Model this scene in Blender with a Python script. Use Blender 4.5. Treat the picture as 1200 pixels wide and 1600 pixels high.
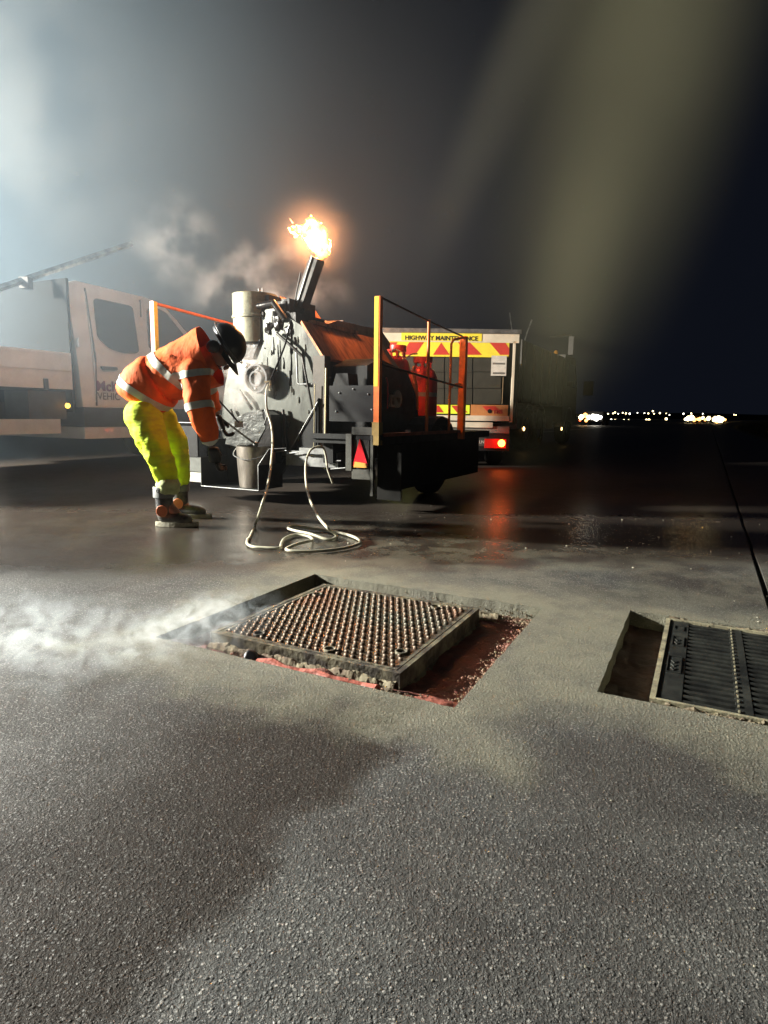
import bpy, bmesh, math, random
from mathutils import Vector, Matrix, noise
from mathutils.geometry import delaunay_2d_cdt
random.seed(7)
rad = math.radians
S = bpy.context.scene
for o in list(bpy.data.objects): bpy.data.objects.remove(o)
COL = S.collection

# ------------------------------------------------------------------ camera
H, F = 0.72, 980.0
PITCH, ROLL = math.atan((800 - 648) / F), rad(0.8)
cam = bpy.data.cameras.new('camera')
cam.sensor_fit = 'VERTICAL'; cam.sensor_height = 32.0; cam.lens = 32.0 * F / 1600
cam.clip_start = 0.05; cam.clip_end = 6000
co = bpy.data.objects.new('camera', cam); COL.objects.link(co)
co.matrix_world = Matrix.Translation((0, 0, H)) @ Matrix.Rotation(math.pi / 2 - PITCH, 4, 'X') @ Matrix.Rotation(ROLL, 4, 'Z')
S.camera = co

# ------------------------------------------------------------------ sky, exposure
W = bpy.data.worlds.new('World'); S.world = W; W.use_nodes = True
nt = W.node_tree; bg = nt.nodes['Background']
sky = nt.nodes.new('ShaderNodeTexSky'); sky.sky_type = 'NISHITA'; sky.sun_disc = False
sky.sun_elevation = rad(-6); sky.sun_rotation = rad(200)
mx = nt.nodes.new('ShaderNodeMix'); mx.data_type = 'RGBA'; mx.blend_type = 'ADD'
mx.inputs[0].default_value = 1.0
mx.inputs[7].default_value = (0.055, 0.07, 0.12, 1)
nt.links.new(sky.outputs[0], mx.inputs[6]); nt.links.new(mx.outputs[2], bg.inputs[0])
bg.inputs[1].default_value = 0.07
S.view_settings.view_transform = 'Standard'; S.view_settings.look = 'None'
S.view_settings.exposure = 0.0; S.view_settings.gamma = 1.0; S.view_settings.use_curve_mapping = False
S.render.engine = 'CYCLES'
cy = S.cycles
cy.use_denoising = True
cy.volume_bounces = 1; cy.max_bounces = 6; cy.diffuse_bounces = 2; cy.glossy_bounces = 3; cy.transmission_bounces = 4
cy.volume_max_steps = 128; cy.sample_clamp_indirect = 4.0; cy.sample_clamp_direct = 0.0
cy.caustics_reflective = False; cy.caustics_refractive = False

LAMP = Vector((-8.6, 4.6, 3.1))
def lamp(name, typ, loc, power, color, parent=None, radius=0.1, size=None):
    l = bpy.data.lights.new(name, typ); l.energy = power; l.color = color
    if typ != 'AREA': l.shadow_soft_size = radius
    o = bpy.data.objects.new(name, l); COL.objects.link(o); o.location = loc
    if parent: o.parent = parent
    return o
KEY = lamp('work_light', 'SPOT', LAMP, 17500, (1.0, 1.0, 0.92), radius=0.26)
KEY.data.spot_size = rad(122); KEY.data.spot_blend = 0.5
KEY.rotation_euler = (Vector((1.0, 4.0, 0.9)) - LAMP).to_track_quat('-Z', 'Y').to_euler()

# ------------------------------------------------------------------ helpers
YAW = rad(27)
RX = Vector((math.cos(YAW), -math.sin(YAW))); AX = Vector((math.sin(YAW), math.cos(YAW)))
def ray(u, v):
    x, y = (u - 600) / F, -(v - 800) / F
    c, s = math.cos(ROLL), math.sin(ROLL)
    X, Y = c * x - s * y, s * x + c * y
    return Vector((X, math.cos(PITCH) + Y * math.sin(PITCH), -math.sin(PITCH) + Y * math.cos(PITCH)))
def at(u, v, Y):
    d = ray(u, v); t = Y / d.y
    return Vector((d.x * t, Y, H + d.z * t))
def gnd(u, v, z=0.0):
    d = ray(u, v); t = (z - H) / d.z
    return Vector((d.x * t, d.y * t, z))
def L(u, v, yl, T):
    d = ray(u, v); d2 = Vector((d.x, d.y)); T = Vector(T)
    t = (yl + T.dot(AX)) / d2.dot(AX); P = d2 * t - T
    return P.dot(RX), H + d.z * t
def Sd(u, v, xl, T):
    d = ray(u, v); d2 = Vector((d.x, d.y)); T = Vector(T)
    t = (xl + T.dot(RX)) / d2.dot(RX); P = d2 * t - T
    return P.dot(AX), H + d.z * t

MATS = {}
def M(name, col, rough=0.5, metal=0.0, var=0.0, vs=6.0, bump=0.0, bs=60.0, col2=None, spec=0.5, coat=0.0, emit=None, es=0.0, stretch=None, thr=(0.4, 0.65)):
    if name in MATS: return MATS[name]
    m = bpy.data.materials.new(name); m.use_nodes = True; n = m.node_tree.nodes; k = m.node_tree.links
    b = n['Principled BSDF']
    b.inputs['Base Color'].default_value = (*col, 1); b.inputs['Roughness'].default_value = rough
    b.inputs['Metallic'].default_value = metal; b.inputs['Specular IOR Level'].default_value = spec
    b.inputs['Coat Weight'].default_value = coat
    tc = n.new('ShaderNodeTexCoord'); mp = n.new('ShaderNodeMapping'); k.new(tc.outputs['Object'], mp.inputs[0])
    if stretch: mp.inputs['Scale'].default_value = stretch
    if var > 0 or col2:
        nz = n.new('ShaderNodeTexNoise'); nz.inputs['Scale'].default_value = vs; nz.inputs['Detail'].default_value = 8; nz.inputs['Roughness'].default_value = 0.65
        k.new(mp.outputs[0], nz.inputs[0])
        rp = n.new('ShaderNodeMapRange'); rp.inputs[1].default_value = thr[0]; rp.inputs[2].default_value = thr[1]
        k.new(nz.outputs[0], rp.inputs[0])
        mi = n.new('ShaderNodeMix'); mi.data_type = 'RGBA'
        c2 = col2 or tuple(c * (1 - var) for c in col)
        mi.inputs[6].default_value = (*col, 1); mi.inputs[7].default_value = (*c2, 1)
        k.new(rp.outputs[0], mi.inputs[0]); k.new(mi.outputs[2], b.inputs['Base Color'])
        rr = n.new('ShaderNodeMapRange'); rr.inputs[3].default_value = max(0.05, rough - 0.12); rr.inputs[4].default_value = min(1, rough + 0.2)
        k.new(nz.outputs[0], rr.inputs[0]); k.new(rr.outputs[0], b.inputs['Roughness'])
    if bump > 0:
        n2 = n.new('ShaderNodeTexNoise'); n2.inputs['Scale'].default_value = bs; n2.inputs['Detail'].default_value = 5
        k.new(mp.outputs[0], n2.inputs[0])
        bp = n.new('ShaderNodeBump'); bp.inputs['Strength'].default_value = 1.0; bp.inputs['Distance'].default_value = bump
        k.new(n2.outputs[0], bp.inputs['Height']); k.new(bp.outputs[0], b.inputs['Normal'])
    if emit:
        b.inputs['Emission Color'].default_value = (*emit, 1); b.inputs['Emission Strength'].default_value = es
    MATS[name] = m; return m

def tag(o, label=None, cat=None, group=None, kind=None):
    if label: o['label'] = label
    if cat: o['category'] = cat
    if group: o['group'] = group
    if kind: o['kind'] = kind
    return o
def thing(name, label, cat, loc=(0, 0, 0), rz=0.0, group=None):
    o = bpy.data.objects.new(name, None); COL.objects.link(o); o.empty_display_size = 0.1
    o.location = loc; o.rotation_euler.z = rz
    return tag(o, label, cat, group)
def link(name, me, mat, parent=None, smooth=False):
    if mat: me.materials.append(mat) if not me.materials else None
    if smooth:
        for p in me.polygons: p.use_smooth = True
    o = bpy.data.objects.new(name, me); COL.objects.link(o)
    if parent: o.parent = parent
    return o
def build(name, bm, mat, parent=None, smooth=False, bevel=0.0, angle=None):
    if bevel > 0:
        ed = [e for e in bm.edges if len(e.link_faces) == 2 and e.calc_face_angle(0) > 0.6]
        try: bmesh.ops.bevel(bm, geom=ed, offset=bevel, segments=2, affect='EDGES', clamp_overlap=True)
        except Exception: pass
    bmesh.ops.recalc_face_normals(bm, faces=bm.faces)
    me = bpy.data.meshes.new(name); bm.to_mesh(me); bm.free()
    if angle:
        for p in me.polygons: p.use_smooth = True
        try: me.set_sharp_from_angle(angle=angle)
        except Exception: pass
        smooth = False
    return link(name, me, mat, parent, smooth)
def NB(): return bmesh.new()
def box(bm, x0, x1, y0, y1, z0, z1):
    v = [bm.verts.new((x, y, z)) for z in (z0, z1) for y in (y0, y1) for x in (x0, x1)]
    for f in ((0, 1, 3, 2), (4, 6, 7, 5), (0, 4, 5, 1), (2, 3, 7, 6), (0, 2, 6, 4), (1, 5, 7, 3)):
        bm.faces.new([v[i] for i in f])
    return bm
def prism_y(bm, poly, y0, y1):      # poly of (x,z), extruded along y
    a = [bm.verts.new((x, y0, z)) for x, z in poly]; b = [bm.verts.new((x, y1, z)) for x, z in poly]
    n = len(poly); bm.faces.new(a); bm.faces.new(b[::-1])
    for i in range(n): bm.faces.new((a[i], b[i], b[(i + 1) % n], a[(i + 1) % n]))
    return bm
def prism_x(bm, poly, x0, x1):      # poly of (y,z)
    a = [bm.verts.new((x0, y, z)) for y, z in poly]; b = [bm.verts.new((x1, y, z)) for y, z in poly]
    n = len(poly); bm.faces.new(a); bm.faces.new(b[::-1])
    for i in range(n): bm.faces.new((a[i], b[i], b[(i + 1) % n], a[(i + 1) % n]))
    return bm
def frame_of(d):
    d = d.normalized(); up = Vector((0, 0, 1)) if abs(d.z) < 0.95 else Vector((1, 0, 0))
    s = d.cross(up).normalized(); return s, s.cross(d).normalized()
def tube(bm, pts, r, seg=10, caps=True, flat=1.0):
    pts = [Vector(p) for p in pts]; rings = []
    for i, p in enumerate(pts):
        d = (pts[min(i + 1, len(pts) - 1)] - pts[max(i - 1, 0)])
        s, u = frame_of(d)
        if rings:   # keep twist small
            ps, pu = last; s = (ps - d.normalized() * ps.dot(d.normalized())).normalized(); u = s.cross(d.normalized())
            if u.dot(pu) < 0: u = -u
        last = (s, u)
        rr = r[i] if isinstance(r, (list, tuple)) else r
        rings.append([bm.verts.new(p + (s * math.cos(2 * math.pi * k / seg) + u * flat * math.sin(2 * math.pi * k / seg)) * rr) for k in range(seg)])
    for a, b in zip(rings, rings[1:]):
        for k in range(seg): bm.faces.new((a[k], a[(k + 1) % seg], b[(k + 1) % seg], b[k]))
    if caps: bm.faces.new(rings[0][::-1]); bm.faces.new(rings[-1])
    return bm
def lathe(bm, prof, base, axis=(0, 0, 1), seg=28):
    axis = Vector(axis).normalized(); s, u = frame_of(axis); base = Vector(base); rings = []
    for r, h in prof:
        if r < 1e-5: rings.append([bm.verts.new(base + axis * h)])
        else: rings.append([bm.verts.new(base + axis * h + (s * math.cos(2 * math.pi * k / seg) + u * math.sin(2 * math.pi * k / seg)) * r) for k in range(seg)])
    for a, b in zip(rings, rings[1:]):
        for k in range(seg):
            q = [a[k % len(a)], a[(k + 1) % len(a)], b[(k + 1) % len(b)], b[k % len(b)]]
            q2 = []
            for w in q:
                if w not in q2: q2.append(w)
            if len(q2) > 2: bm.faces.new(q2)
    return bm
def spline(pts, n=6):
    P = [Vector(p) for p in pts]; out = []
    for i in range(len(P) - 1):
        p0, p1, p2, p3 = P[max(i - 1, 0)], P[i], P[i + 1], P[min(i + 2, len(P) - 1)]
        for k in range(n):
            t = k / n
            out.append(0.5 * ((2 * p1) + (p2 - p0) * t + (2 * p0 - 5 * p1 + 4 * p2 - p3) * t * t + (3 * p1 - p0 - 3 * p2 + p3) * t ** 3))
    out.append(P[-1]); return out
def rock(bm, p, r, flat=0.7):
    st = len(bm.verts)
    res = bmesh.ops.create_icosphere(bm, subdivisions=1, radius=r)
    rz = Matrix.Rotation(random.random() * 6.28, 3, 'Z'); sx = random.uniform(0.7, 1.3)
    for v in res['verts']:
        c = v.co.copy(); c.x *= sx; c.z *= flat; c *= random.uniform(0.75, 1.2)
        v.co = rz @ c + Vector(p)
def text(name, body, size, parent, mat, loc, rot, width=None, offset=0.0, ext=0.001):
    c = bpy.data.curves.new(name, 'FONT'); c.body = body; c.size = size; c.extrude = ext; c.offset = offset
    c.align_x = 'LEFT'
    tmp = bpy.data.objects.new('tmp', c); COL.objects.link(tmp)
    bpy.context.view_layer.update()
    me = bpy.data.meshes.new_from_object(tmp.evaluated_get(bpy.context.evaluated_depsgraph_get()))
    bpy.data.objects.remove(tmp)
    if width:
        xs = [v.co.x for v in me.vertices]; k = width / (max(xs) - min(xs)); x0 = min(xs)
        for v in me.vertices: v.co.x = (v.co.x - x0) * k
    me.materials.clear()
    o = link(name, me, mat, parent); o.location = loc; o.rotation_euler = rot
    return o

# ------------------------------------------------------------------ materials
ORANGE = M('orange_paint', (0.80, 0.17, 0.02), 0.42, var=0.35, vs=14, bump=0.0006, bs=90)
YELLOW = M('yellow_tape', (0.85, 0.62, 0.03), 0.4, var=0.2, vs=20)
REDP = M('red_paint', (0.55, 0.03, 0.02), 0.35, var=0.3, vs=10, coat=0.2)
BLACKM = M('black_steel', (0.018, 0.018, 0.018), 0.38, 0.3, col2=(0.05, 0.046, 0.042), vs=9, bump=0.001, bs=50)
DARK = M('dark_painted_metal', (0.016, 0.017, 0.018), 0.5, 0.1, spec=.2, var=0.5, vs=12, bump=0.0006)
GALV = M('galvanised_steel', (0.28, 0.29, 0.29), 0.42, 0.75, col2=(0.12, 0.12, 0.12), vs=7, bump=0.0008, bs=40)
TANK = M('tarred_tank_steel', (0.145, 0.152, 0.14), 0.26, 0.65, col2=(0.035, 0.034, 0.034), vs=3.0, bump=0.002, bs=12, stretch=(1, 1, 0.45), thr=(0.50, 0.66))
BITUMEN = M('glossy_bitumen', (0.010, 0.009, 0.009), 0.3, 0.0, bump=0.005, bs=14, spec=0.4)
RUST = M('rusty_lid_steel', (0.50, 0.20, 0.09), 0.5, 0.35, col2=(0.16, 0.06, 0.03), vs=5, bump=0.002, bs=30, stretch=(1, 4, 1))
RUBBER = M('black_rubber', (0.012, 0.012, 0.013), 0.8, spec=.15, var=0.3, bump=0.001, bs=80)
VANW = M('white_van_paint', (0.72, 0.71, 0.69), 0.32, var=0.18, vs=3, coat=0.3)
VGLASS = M('dark_window_glass', (0.02, 0.024, 0.027), 0.08, spec=0.6)
VPLAST = M('dark_grey_plastic', (0.045, 0.047, 0.05), 0.6, var=0.2)

# ------------------------------------------------------------------ road with real pits
def asphalt():
    m = bpy.data.materials.new('asphalt'); m.use_nodes = True; n = m.node_tree.nodes; k = m.node_tree.links
    b = n['Principled BSDF']
    g = n.new('ShaderNodeNewGeometry')
    def N(t, **kw):
        x = n.new(t)
        for a, v in kw.items(): setattr(x, a, v)
        return x
    def noise_(scale, det=5, rough=0.6, src=None):
        x = N('ShaderNodeTexNoise'); x.inputs['Scale'].default_value = scale; x.inputs['Detail'].default_value = det; x.inputs['Roughness'].default_value = rough
        k.new(src or g.outputs['Position'], x.inputs[0]); return x.outputs[0]
    def mr(src, a, bb, c=0.0, d=1.0, smooth=True):
        x = N('ShaderNodeMapRange'); x.interpolation_type = 'SMOOTHSTEP' if smooth else 'LINEAR'
        for i, v in enumerate((a, bb, c, d)): x.inputs[i + 1].default_value = v
        k.new(src, x.inputs[0]); return x.outputs[0]
    def mth(op, a, bb=None, cc=None):
        x = N('ShaderNodeMath', operation=op)
        for i, v in enumerate((a, bb, cc)):
            if v is None: continue
            if isinstance(v, (int, float)): x.inputs[i].default_value = v
            else: k.new(v, x.inputs[i])
        return x.outputs[0]
    def mixc(fac, a, bb):
        x = N('ShaderNodeMix', data_type='RGBA')
        if isinstance(fac, (int, float)): x.inputs[0].default_value = fac
        else: k.new(fac, x.inputs[0])
        for i, v in ((6, a), (7, bb)):
            if isinstance(v, tuple): x.inputs[i].default_value = (*v, 1)
            else: k.new(v, x.inputs[i])
        return x.outputs[2]
    sp = N('ShaderNodeSeparateXYZ'); k.new(g.outputs['Position'], sp.inputs[0])
    X, Y = sp.outputs[0], sp.outputs[1]
    big = noise_(0.9, 4); mid = noise_(3.1, 5, 0.65); mid2 = noise_(7.0, 5)
    # aggregate relief
    vo = N('ShaderNodeTexVoronoi'); vo.inputs['Scale'].default_value = 165; vo.inputs['Randomness'].default_value = 1
    k.new(g.outputs['Position'], vo.inputs[0])
    vo2 = N('ShaderNodeTexVoronoi'); vo2.inputs['Scale'].default_value = 380
    k.new(g.outputs['Position'], vo2.inputs[0])
    fine = noise_(230, 5, 0.75); pit = noise_(85, 5, 0.7)
    stone = mr(vo.outputs['Distance'], 0.15, 0.62, 1.0, 0.0)
    stone2 = mr(vo2.outputs['Distance'], 0.1, 0.6, 1.0, 0.0)
    sepc = N('ShaderNodeSeparateColor'); k.new(vo.outputs['Color'], sepc.inputs[0])
    tint = mr(sepc.outputs[0], 0.0, 1.0, 0.35, 1.0)
    pm = mr(pit, 0.38, 0.50)
    h = mth('ADD', mth('MULTIPLY', mth('MULTIPLY', stone, tint), 0.62), mth('ADD', mth('MULTIPLY', stone2, 0.34), mth('ADD', mth('MULTIPLY', fine, 0.40), mth('MULTIPLY', pm, 0.70))))
    # colour: tar + stone
    base = mixc(mr(mid, 0.35, 0.7), (0.062, 0.063, 0.061), (0.108, 0.109, 0.102))
    base = mixc(mth('MULTIPLY', stone, mth('MULTIPLY', tint, 0.35)), base, (0.13, 0.13, 0.122))
    chip = mth('MULTIPLY', mr(sepc.outputs[1], 0.72, 0.78), mr(vo.outputs['Distance'], 0.25, 0.5, 1.0, 0.0))
    sep2 = N('ShaderNodeSeparateColor'); k.new(vo2.outputs['Color'], sep2.inputs[0])
    chip2 = mth('MULTIPLY', mr(sep2.outputs[0], 0.78, 0.84), mr(vo2.outputs['Distance'], 0.25, 0.5, 1.0, 0.0))
    chips = mth('MAXIMUM', chip, chip2)
    base = mixc(mth('MULTIPLY', chips, 0.8), base, (0.33, 0.32, 0.29))
    base = mixc(mr(pit, 0.34, 0.43, 0.75, 0.0), base, (0.02, 0.02, 0.018))
    mp_ = N('ShaderNodeMapping'); mp_.inputs['Rotation'].default_value = (0, 0, YAW); mp_.inputs['Scale'].default_value = (9, 1.6, 1); k.new(g.outputs['Position'], mp_.inputs[0])
    scuff = noise_(1.0, 6, 0.7, mp_.outputs[0])
    base = mixc(mr(scuff, 0.56, 0.70, 0, 0.35), base, (0.15, 0.15, 0.135)); base = mixc(mr(scuff, 0.30, 0.42, 0.5, 0), base, (0.035, 0.034, 0.034))
    # darker brown patch: left of a wandering line in the near ground
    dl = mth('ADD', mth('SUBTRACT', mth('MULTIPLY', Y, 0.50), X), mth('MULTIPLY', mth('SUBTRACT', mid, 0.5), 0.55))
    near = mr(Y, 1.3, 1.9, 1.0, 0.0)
    brown_l = mth('MULTIPLY', mth('MULTIPLY', mr(dl, 0.55, 0.69), mr(dl, 0.95, 1.6, 1.0, 0.35)), near)
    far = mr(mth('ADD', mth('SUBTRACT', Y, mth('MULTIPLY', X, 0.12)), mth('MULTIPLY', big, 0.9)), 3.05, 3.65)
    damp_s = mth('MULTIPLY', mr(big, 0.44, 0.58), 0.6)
    damp = mth('MINIMUM', mth('MAXIMUM', mth('MAXIMUM', brown_l, far), damp_s), 1.0)  # brown patch, wet far road and random damp spots together
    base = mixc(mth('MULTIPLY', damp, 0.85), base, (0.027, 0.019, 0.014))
    # pale grinding dust round the pits, in the road's own frame
    xr = mth('SUBTRACT', mth('MULTIPLY', X, RX.x), mth('MULTIPLY', Y, -RX.y))
    yr = mth('ADD', mth('MULTIPLY', X, AX.x), mth('MULTIPLY', Y, AX.y))
    def rectd(cx, cy, hx, hy):
        a = mth('SUBTRACT', mth('ABSOLUTE', mth('SUBTRACT', xr, cx)), hx)
        c = mth('SUBTRACT', mth('ABSOLUTE', mth('SUBTRACT', yr, cy)), hy)
        return mth('MAXIMUM', a, c)
    d1 = rectd(-1.03, 1.87, 0.50, 0.46); d2 = rectd(0.10, 2.05, 0.42, 0.36)
    d = mth('ADD', mth('MINIMUM', d1, d2), mth('MULTIPLY', mth('SUBTRACT', mid, 0.5), 0.75))
    dust = mth('MULTIPLY', mr(d, 0.02, 0.34, 1.0, 0.0), mr(mid2, 0.25, 0.6, 0.45, 1.0))
    drift = mth('MULTIPLY', mth('MULTIPLY', mr(mth('ADD', yr, mth('MULTIPLY', big, 0.8)), 2.2, 2.9, 0, .7), mr(yr, 3.1, 4.0, 1, 0)), mr(mid, 0.4, 0.62, 0.0, 0.55))
    drift = mth('MULTIPLY', drift, mr(X, -0.75, -0.1, 0.1, 1.0))
    dust = mth('MAXIMUM', dust, drift)
    base = mixc(mth('MULTIPLY', dust, 0.8), base, (0.28, 0.272, 0.20))
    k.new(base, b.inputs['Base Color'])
    wet = mth('MULTIPLY', damp, mth('SUBTRACT', 1.0, mth('MULTIPLY', dust, 0.9)))  # takes in the brown patch as well as the wet areas
    ro = mth('SUBTRACT', mth('ADD', mth('SUBTRACT', mr(wet, 0.0, 1.0, 0.70, 0.60, False), mth('MULTIPLY', far, mth('SUBTRACT', mr(Y, 4.0, 6.5, 0.37, 0.03), mth('MULTIPLY', dust, 0.2)))), mth('MULTIPLY', mth('SUBTRACT', mid2, 0.5), 0.15)), mth('MULTIPLY', chips, 0.18))
    k.new(ro, b.inputs['Roughness'])
    bp = N('ShaderNodeBump'); bp.inputs['Strength'].default_value = 1.0
    k.new(h, bp.inputs['Height'])
    dist = mth('MULTIPLY', mr(Y, 0.8, 3.4, 0.0050, 0.0018, False), mth('MULTIPLY', mr(far, 0, 1, 1.0, 0.16, False), mr(mid2, 0.3, 0.65, 0.65, 1.25)))
    k.new(mth('ADD', mr(brown_l, 0, 1, 0.36, 0.10, False), mth('MULTIPLY', chips, 0.35)), b.inputs['Specular IOR Level'])
    k.new(dist, bp.inputs['Distance']); k.new(bp.outputs[0], b.inputs['Normal'])
    return m
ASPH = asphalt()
MASTIC = M('red_mastic_bed', (0.24, 0.07, 0.05), 0.6, col2=(0.11, 0.05, 0.04), vs=9, bump=0.01, bs=28)
RUBBLE = M('broken_mortar', (0.30, 0.15, 0.11), 0.85, col2=(0.26, 0.22, 0.14), vs=18, bump=0.004, bs=60)
GRIT = M('loose_grit', (0.30, 0.28, 0.22), 0.7, var=0.5, vs=9)

def rw(xr, yr): return RX * xr + AX * yr
def road_xy(p): return Vector((p[0], p[1])).dot(RX), Vector((p[0], p[1])).dot(AX)
PIT1 = (-1.535, -0.505, 1.395, 2.330)         # xr0,xr1,yr0,yr1
PIT2 = (-0.205, 0.545, 1.665, 2.470)
JOINT = (0.262, 0.285, 2.62, 60.0)
def loop(rect, step, jit):
    x0, x1, y0, y1 = rect; c = [(x0, y0), (x1, y0), (x1, y1), (x0, y1)]; out = []
    for i in range(4):
        a, b = Vector(c[i]), Vector(c[(i + 1) % 4]); n = max(1, min(140, int((b - a).length / step)))
        for q in range(n):
            p = a.lerp(b, q / n)
            if q: p += Vector((random.uniform(-jit, jit) * .5, random.uniform(-jit, jit) * .5)) + Vector((noise.noise(Vector((p.x * 14, p.y * 14, 0))), noise.noise(Vector((p.x * 14, p.y * 14, 7))))) * jit * 2.2
            out.append(rw(p.x, p.y))
    return out
def make_road():
    loops = [[Vector(p) for p in ((-900, -60), (2500, -60), (2500, 4000), (-900, 4000))],
             loop(PIT1, 0.014, 0.0014), loop(PIT2, 0.014, 0.0014), loop(JOINT, 0.05, 0.003)]
    vs, ed = [], []
    for lp in loops:
        s = len(vs); vs += lp; ed += [(s + i, s + (i + 1) % len(lp)) for i in range(len(lp))]
    r = delaunay_2d_cdt(vs, ed, [], 0, 1e-6)
    V, Fc = r[0], r[2]
    holes = [PIT1, PIT2, JOINT]
    from mathutils.geometry import intersect_point_tri_2d
    def inside(pt, lp):
        c = False; n = len(lp)
        for i in range(n):
            a, b = lp[i], lp[(i + 1) % n]
            if (a.y > pt.y) != (b.y > pt.y) and pt.x < (b.x - a.x) * (pt.y - a.y) / (b.y - a.y) + a.x: c = not c
        return c
    bm = NB(); bv = [bm.verts.new((v.x, v.y, 0)) for v in V]
    for f in Fc:
        c = (V[f[0]] + V[f[1]] + V[f[2]]) / 3
        if any(inside(c, lp) for lp in loops[1:]): continue
        fc = bm.faces.new([bv[i] for i in f])
        if fc.normal.z < 0: fc.normal_flip()
    for lp, dep in ((loops[1], 0.10), (loops[2], 0.10), (loops[3], 0.03)):
        a = [bm.verts.new((p.x, p.y, 0)) for p in lp]; b = [bm.verts.new((p.x, p.y, -dep)) for p in lp]
        for i in range(len(lp)): bm.faces.new((a[i], a[(i + 1) % len(lp)], b[(i + 1) % len(lp)], b[i]))
        if dep < 0.05: bm.faces.new(b)
    bmesh.ops.recalc_face_normals(bm, faces=bm.faces)
    me = bpy.data.meshes.new('road'); bm.to_mesh(me); bm.free()
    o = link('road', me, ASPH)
    # keep the sheet facing up
    if me.polygons[0].normal.z < 0:
        me.flip_normals()
    return tag(o, kind='structure')
make_road()

def bed(name, rect, z, amp, mat=None):
    x0, x1, y0, y1 = rect; bm = NB(); nx, ny = 90, 80; g = []
    for j in range(ny + 1):
        row = []
        for i in range(nx + 1):
            p = rw(x0 - .01 + (x1 - x0 + .02) * i / nx, y0 - .01 + (y1 - y0 + .02) * j / ny)
            e = min(i, nx - i, j, ny - j)
            if mat is None:
                fy = (y1 - y0) * j / ny
                if fy < .17: zz_add = .038 * (1 - max(0, (fy - .10) / .07)) * (.7 + .6 * noise.noise(Vector((p.x * 10, p.y * 10, 8))))
                else: zz_add = 0
            else: zz_add = 0
            zz = z + amp * noise.fractal(Vector((p.x * 7, p.y * 7, 0)), 1, 2, 4) + 0.6 * amp * noise.noise(Vector((p.x * 45, p.y * 45, 2)))
            if e < 5: zz += (5 - e) / 5 * 0.018 * (0.6 + noise.noise(Vector((p.x * 12, p.y * 12, 5))))
            row.append(bm.verts.new((p.x, p.y, zz + zz_add)))
        g.append(row)
    for j in range(ny):
        for i in range(nx): bm.faces.new((g[j][i], g[j][i + 1], g[j + 1][i + 1], g[j + 1][i]))
    return tag(build(name, bm, mat or MASTIC, smooth=True), kind='structure')
bed('pit_bed', PIT1, -0.068, 0.008)
bed('pit_bed', PIT2, -0.072, 0.006, M('shade_darkened_bed', (0.07, 0.035, 0.028), 0.6, col2=(0.035, 0.025, 0.022), vs=9, bump=0.01, bs=28))  # second bed colour darkened to carry the shadow of the pit wall

# broken mortar and crumbs in and round the pits
def scatter(name, label, n, fn, mat, rmin, rmax, z):
    bm = NB()
    for _ in range(n):
        x, y, zz = fn(); p = rw(x, y); r = rmin * (rmax / rmin) ** (random.random() ** 2.2)
        rock(bm, (p.x, p.y, zz + z), r)
    return tag(build(name, bm, mat), label, 'rubble', kind='stuff')
def edge_pick():
    q = random.random()
    if q < 0.42: return random.uniform(PIT1[0] + .25, PIT1[1]), PIT1[2] + abs(random.gauss(0, .035)) + .005, -0.036
    if q < 0.80: return PIT1[1] - abs(random.gauss(0, .03)) - .004, random.uniform(PIT1[2], PIT1[3]), -0.055
    return random.uniform(-0.75, PIT1[1]), PIT1[3] - abs(random.gauss(0, .04)), -0.055
scatter('broken_mortar', 'crumbled red and pale mortar lying in the pit round the square cover', 3200, edge_pick, RUBBLE, 0.0015, 0.0065, 0.002)
scatter('mastic_crumbs', 'dark red crumbs of old mastic scattered over the pit floor', 500, lambda: (random.uniform(PIT1[0], PIT1[1]), random.uniform(PIT1[2], PIT1[3]), -0.058), MASTIC, 0.002, 0.008, 0.004)
def around():
    while True:
        x, y = random.gauss(-0.5, 0.9), random.gauss(2.0, 0.75)
        if any(r[0] < x < r[1] and r[2] < y < r[3] for r in (PIT1, PIT2)): continue
        if y > 0.6: return x, y, 0.0
scatter('loose_grit', 'loose grit and chippings strewn over the road round both pits', 900, around, GRIT, 0.0010, 0.0028, 0.0005)
scatter('pale_chippings', 'pale stone chips on the damp asphalt beyond the pits', 120, lambda: (random.uniform(-2.2, 2.4), random.uniform(2.5, 5.2), 0), M('pale_stone', (0.55, 0.52, 0.42), 0.6), 0.002, 0.008, 0.002)
def haunch(bm, xa, xb, y, w, z=-.052):
    n = max(6, int(abs(xb - xa) / .012)); rows = []
    for i in range(n + 1):
        row = []
        for j in range(6):
            a = math.pi * j / 5; p = rw(xa + (xb - xa) * i / n, y + w * math.cos(a)); f = 1 + .4 * noise.noise(Vector((p.x * 35, p.y * 35, j)))
            row.append(bm.verts.new((p.x, p.y + .004 * noise.noise(Vector((p.x * 60, p.y * 60, 3))), z - .012 + .030 * math.sin(a) * max(.1, f + .5 * noise.noise(Vector((p.x * 9, p.y * 9, 1)))))))
        rows.append(row)
    for a, b in zip(rows, rows[1:]):
        for j in range(5): bm.faces.new((a[j], a[j + 1], b[j + 1], b[j]))
bm = NB()
for cx_, yy_, n_ in ((-0.72, PIT1[2] + .05, 80), (-1.18, PIT1[2] + .04, 50), (-0.62, PIT1[3] - .03, 60), (-0.95, PIT1[3] - .02, 60)):
    for _ in range(n_):
        p = rw(cx_ + random.gauss(0, .09), yy_ + random.gauss(0, .018)); rock(bm, (p.x, p.y, -0.035 + random.uniform(-.012, .016)), random.uniform(.002, .005))
haunch(bm, -1.40, -0.72, PIT1[2] + .105, .020, -.040); haunch(bm, -1.38, -0.66, PIT1[3] - .045, .022); haunch(bm, -0.715, -0.69, PIT1[2] + .06, .03)
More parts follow.
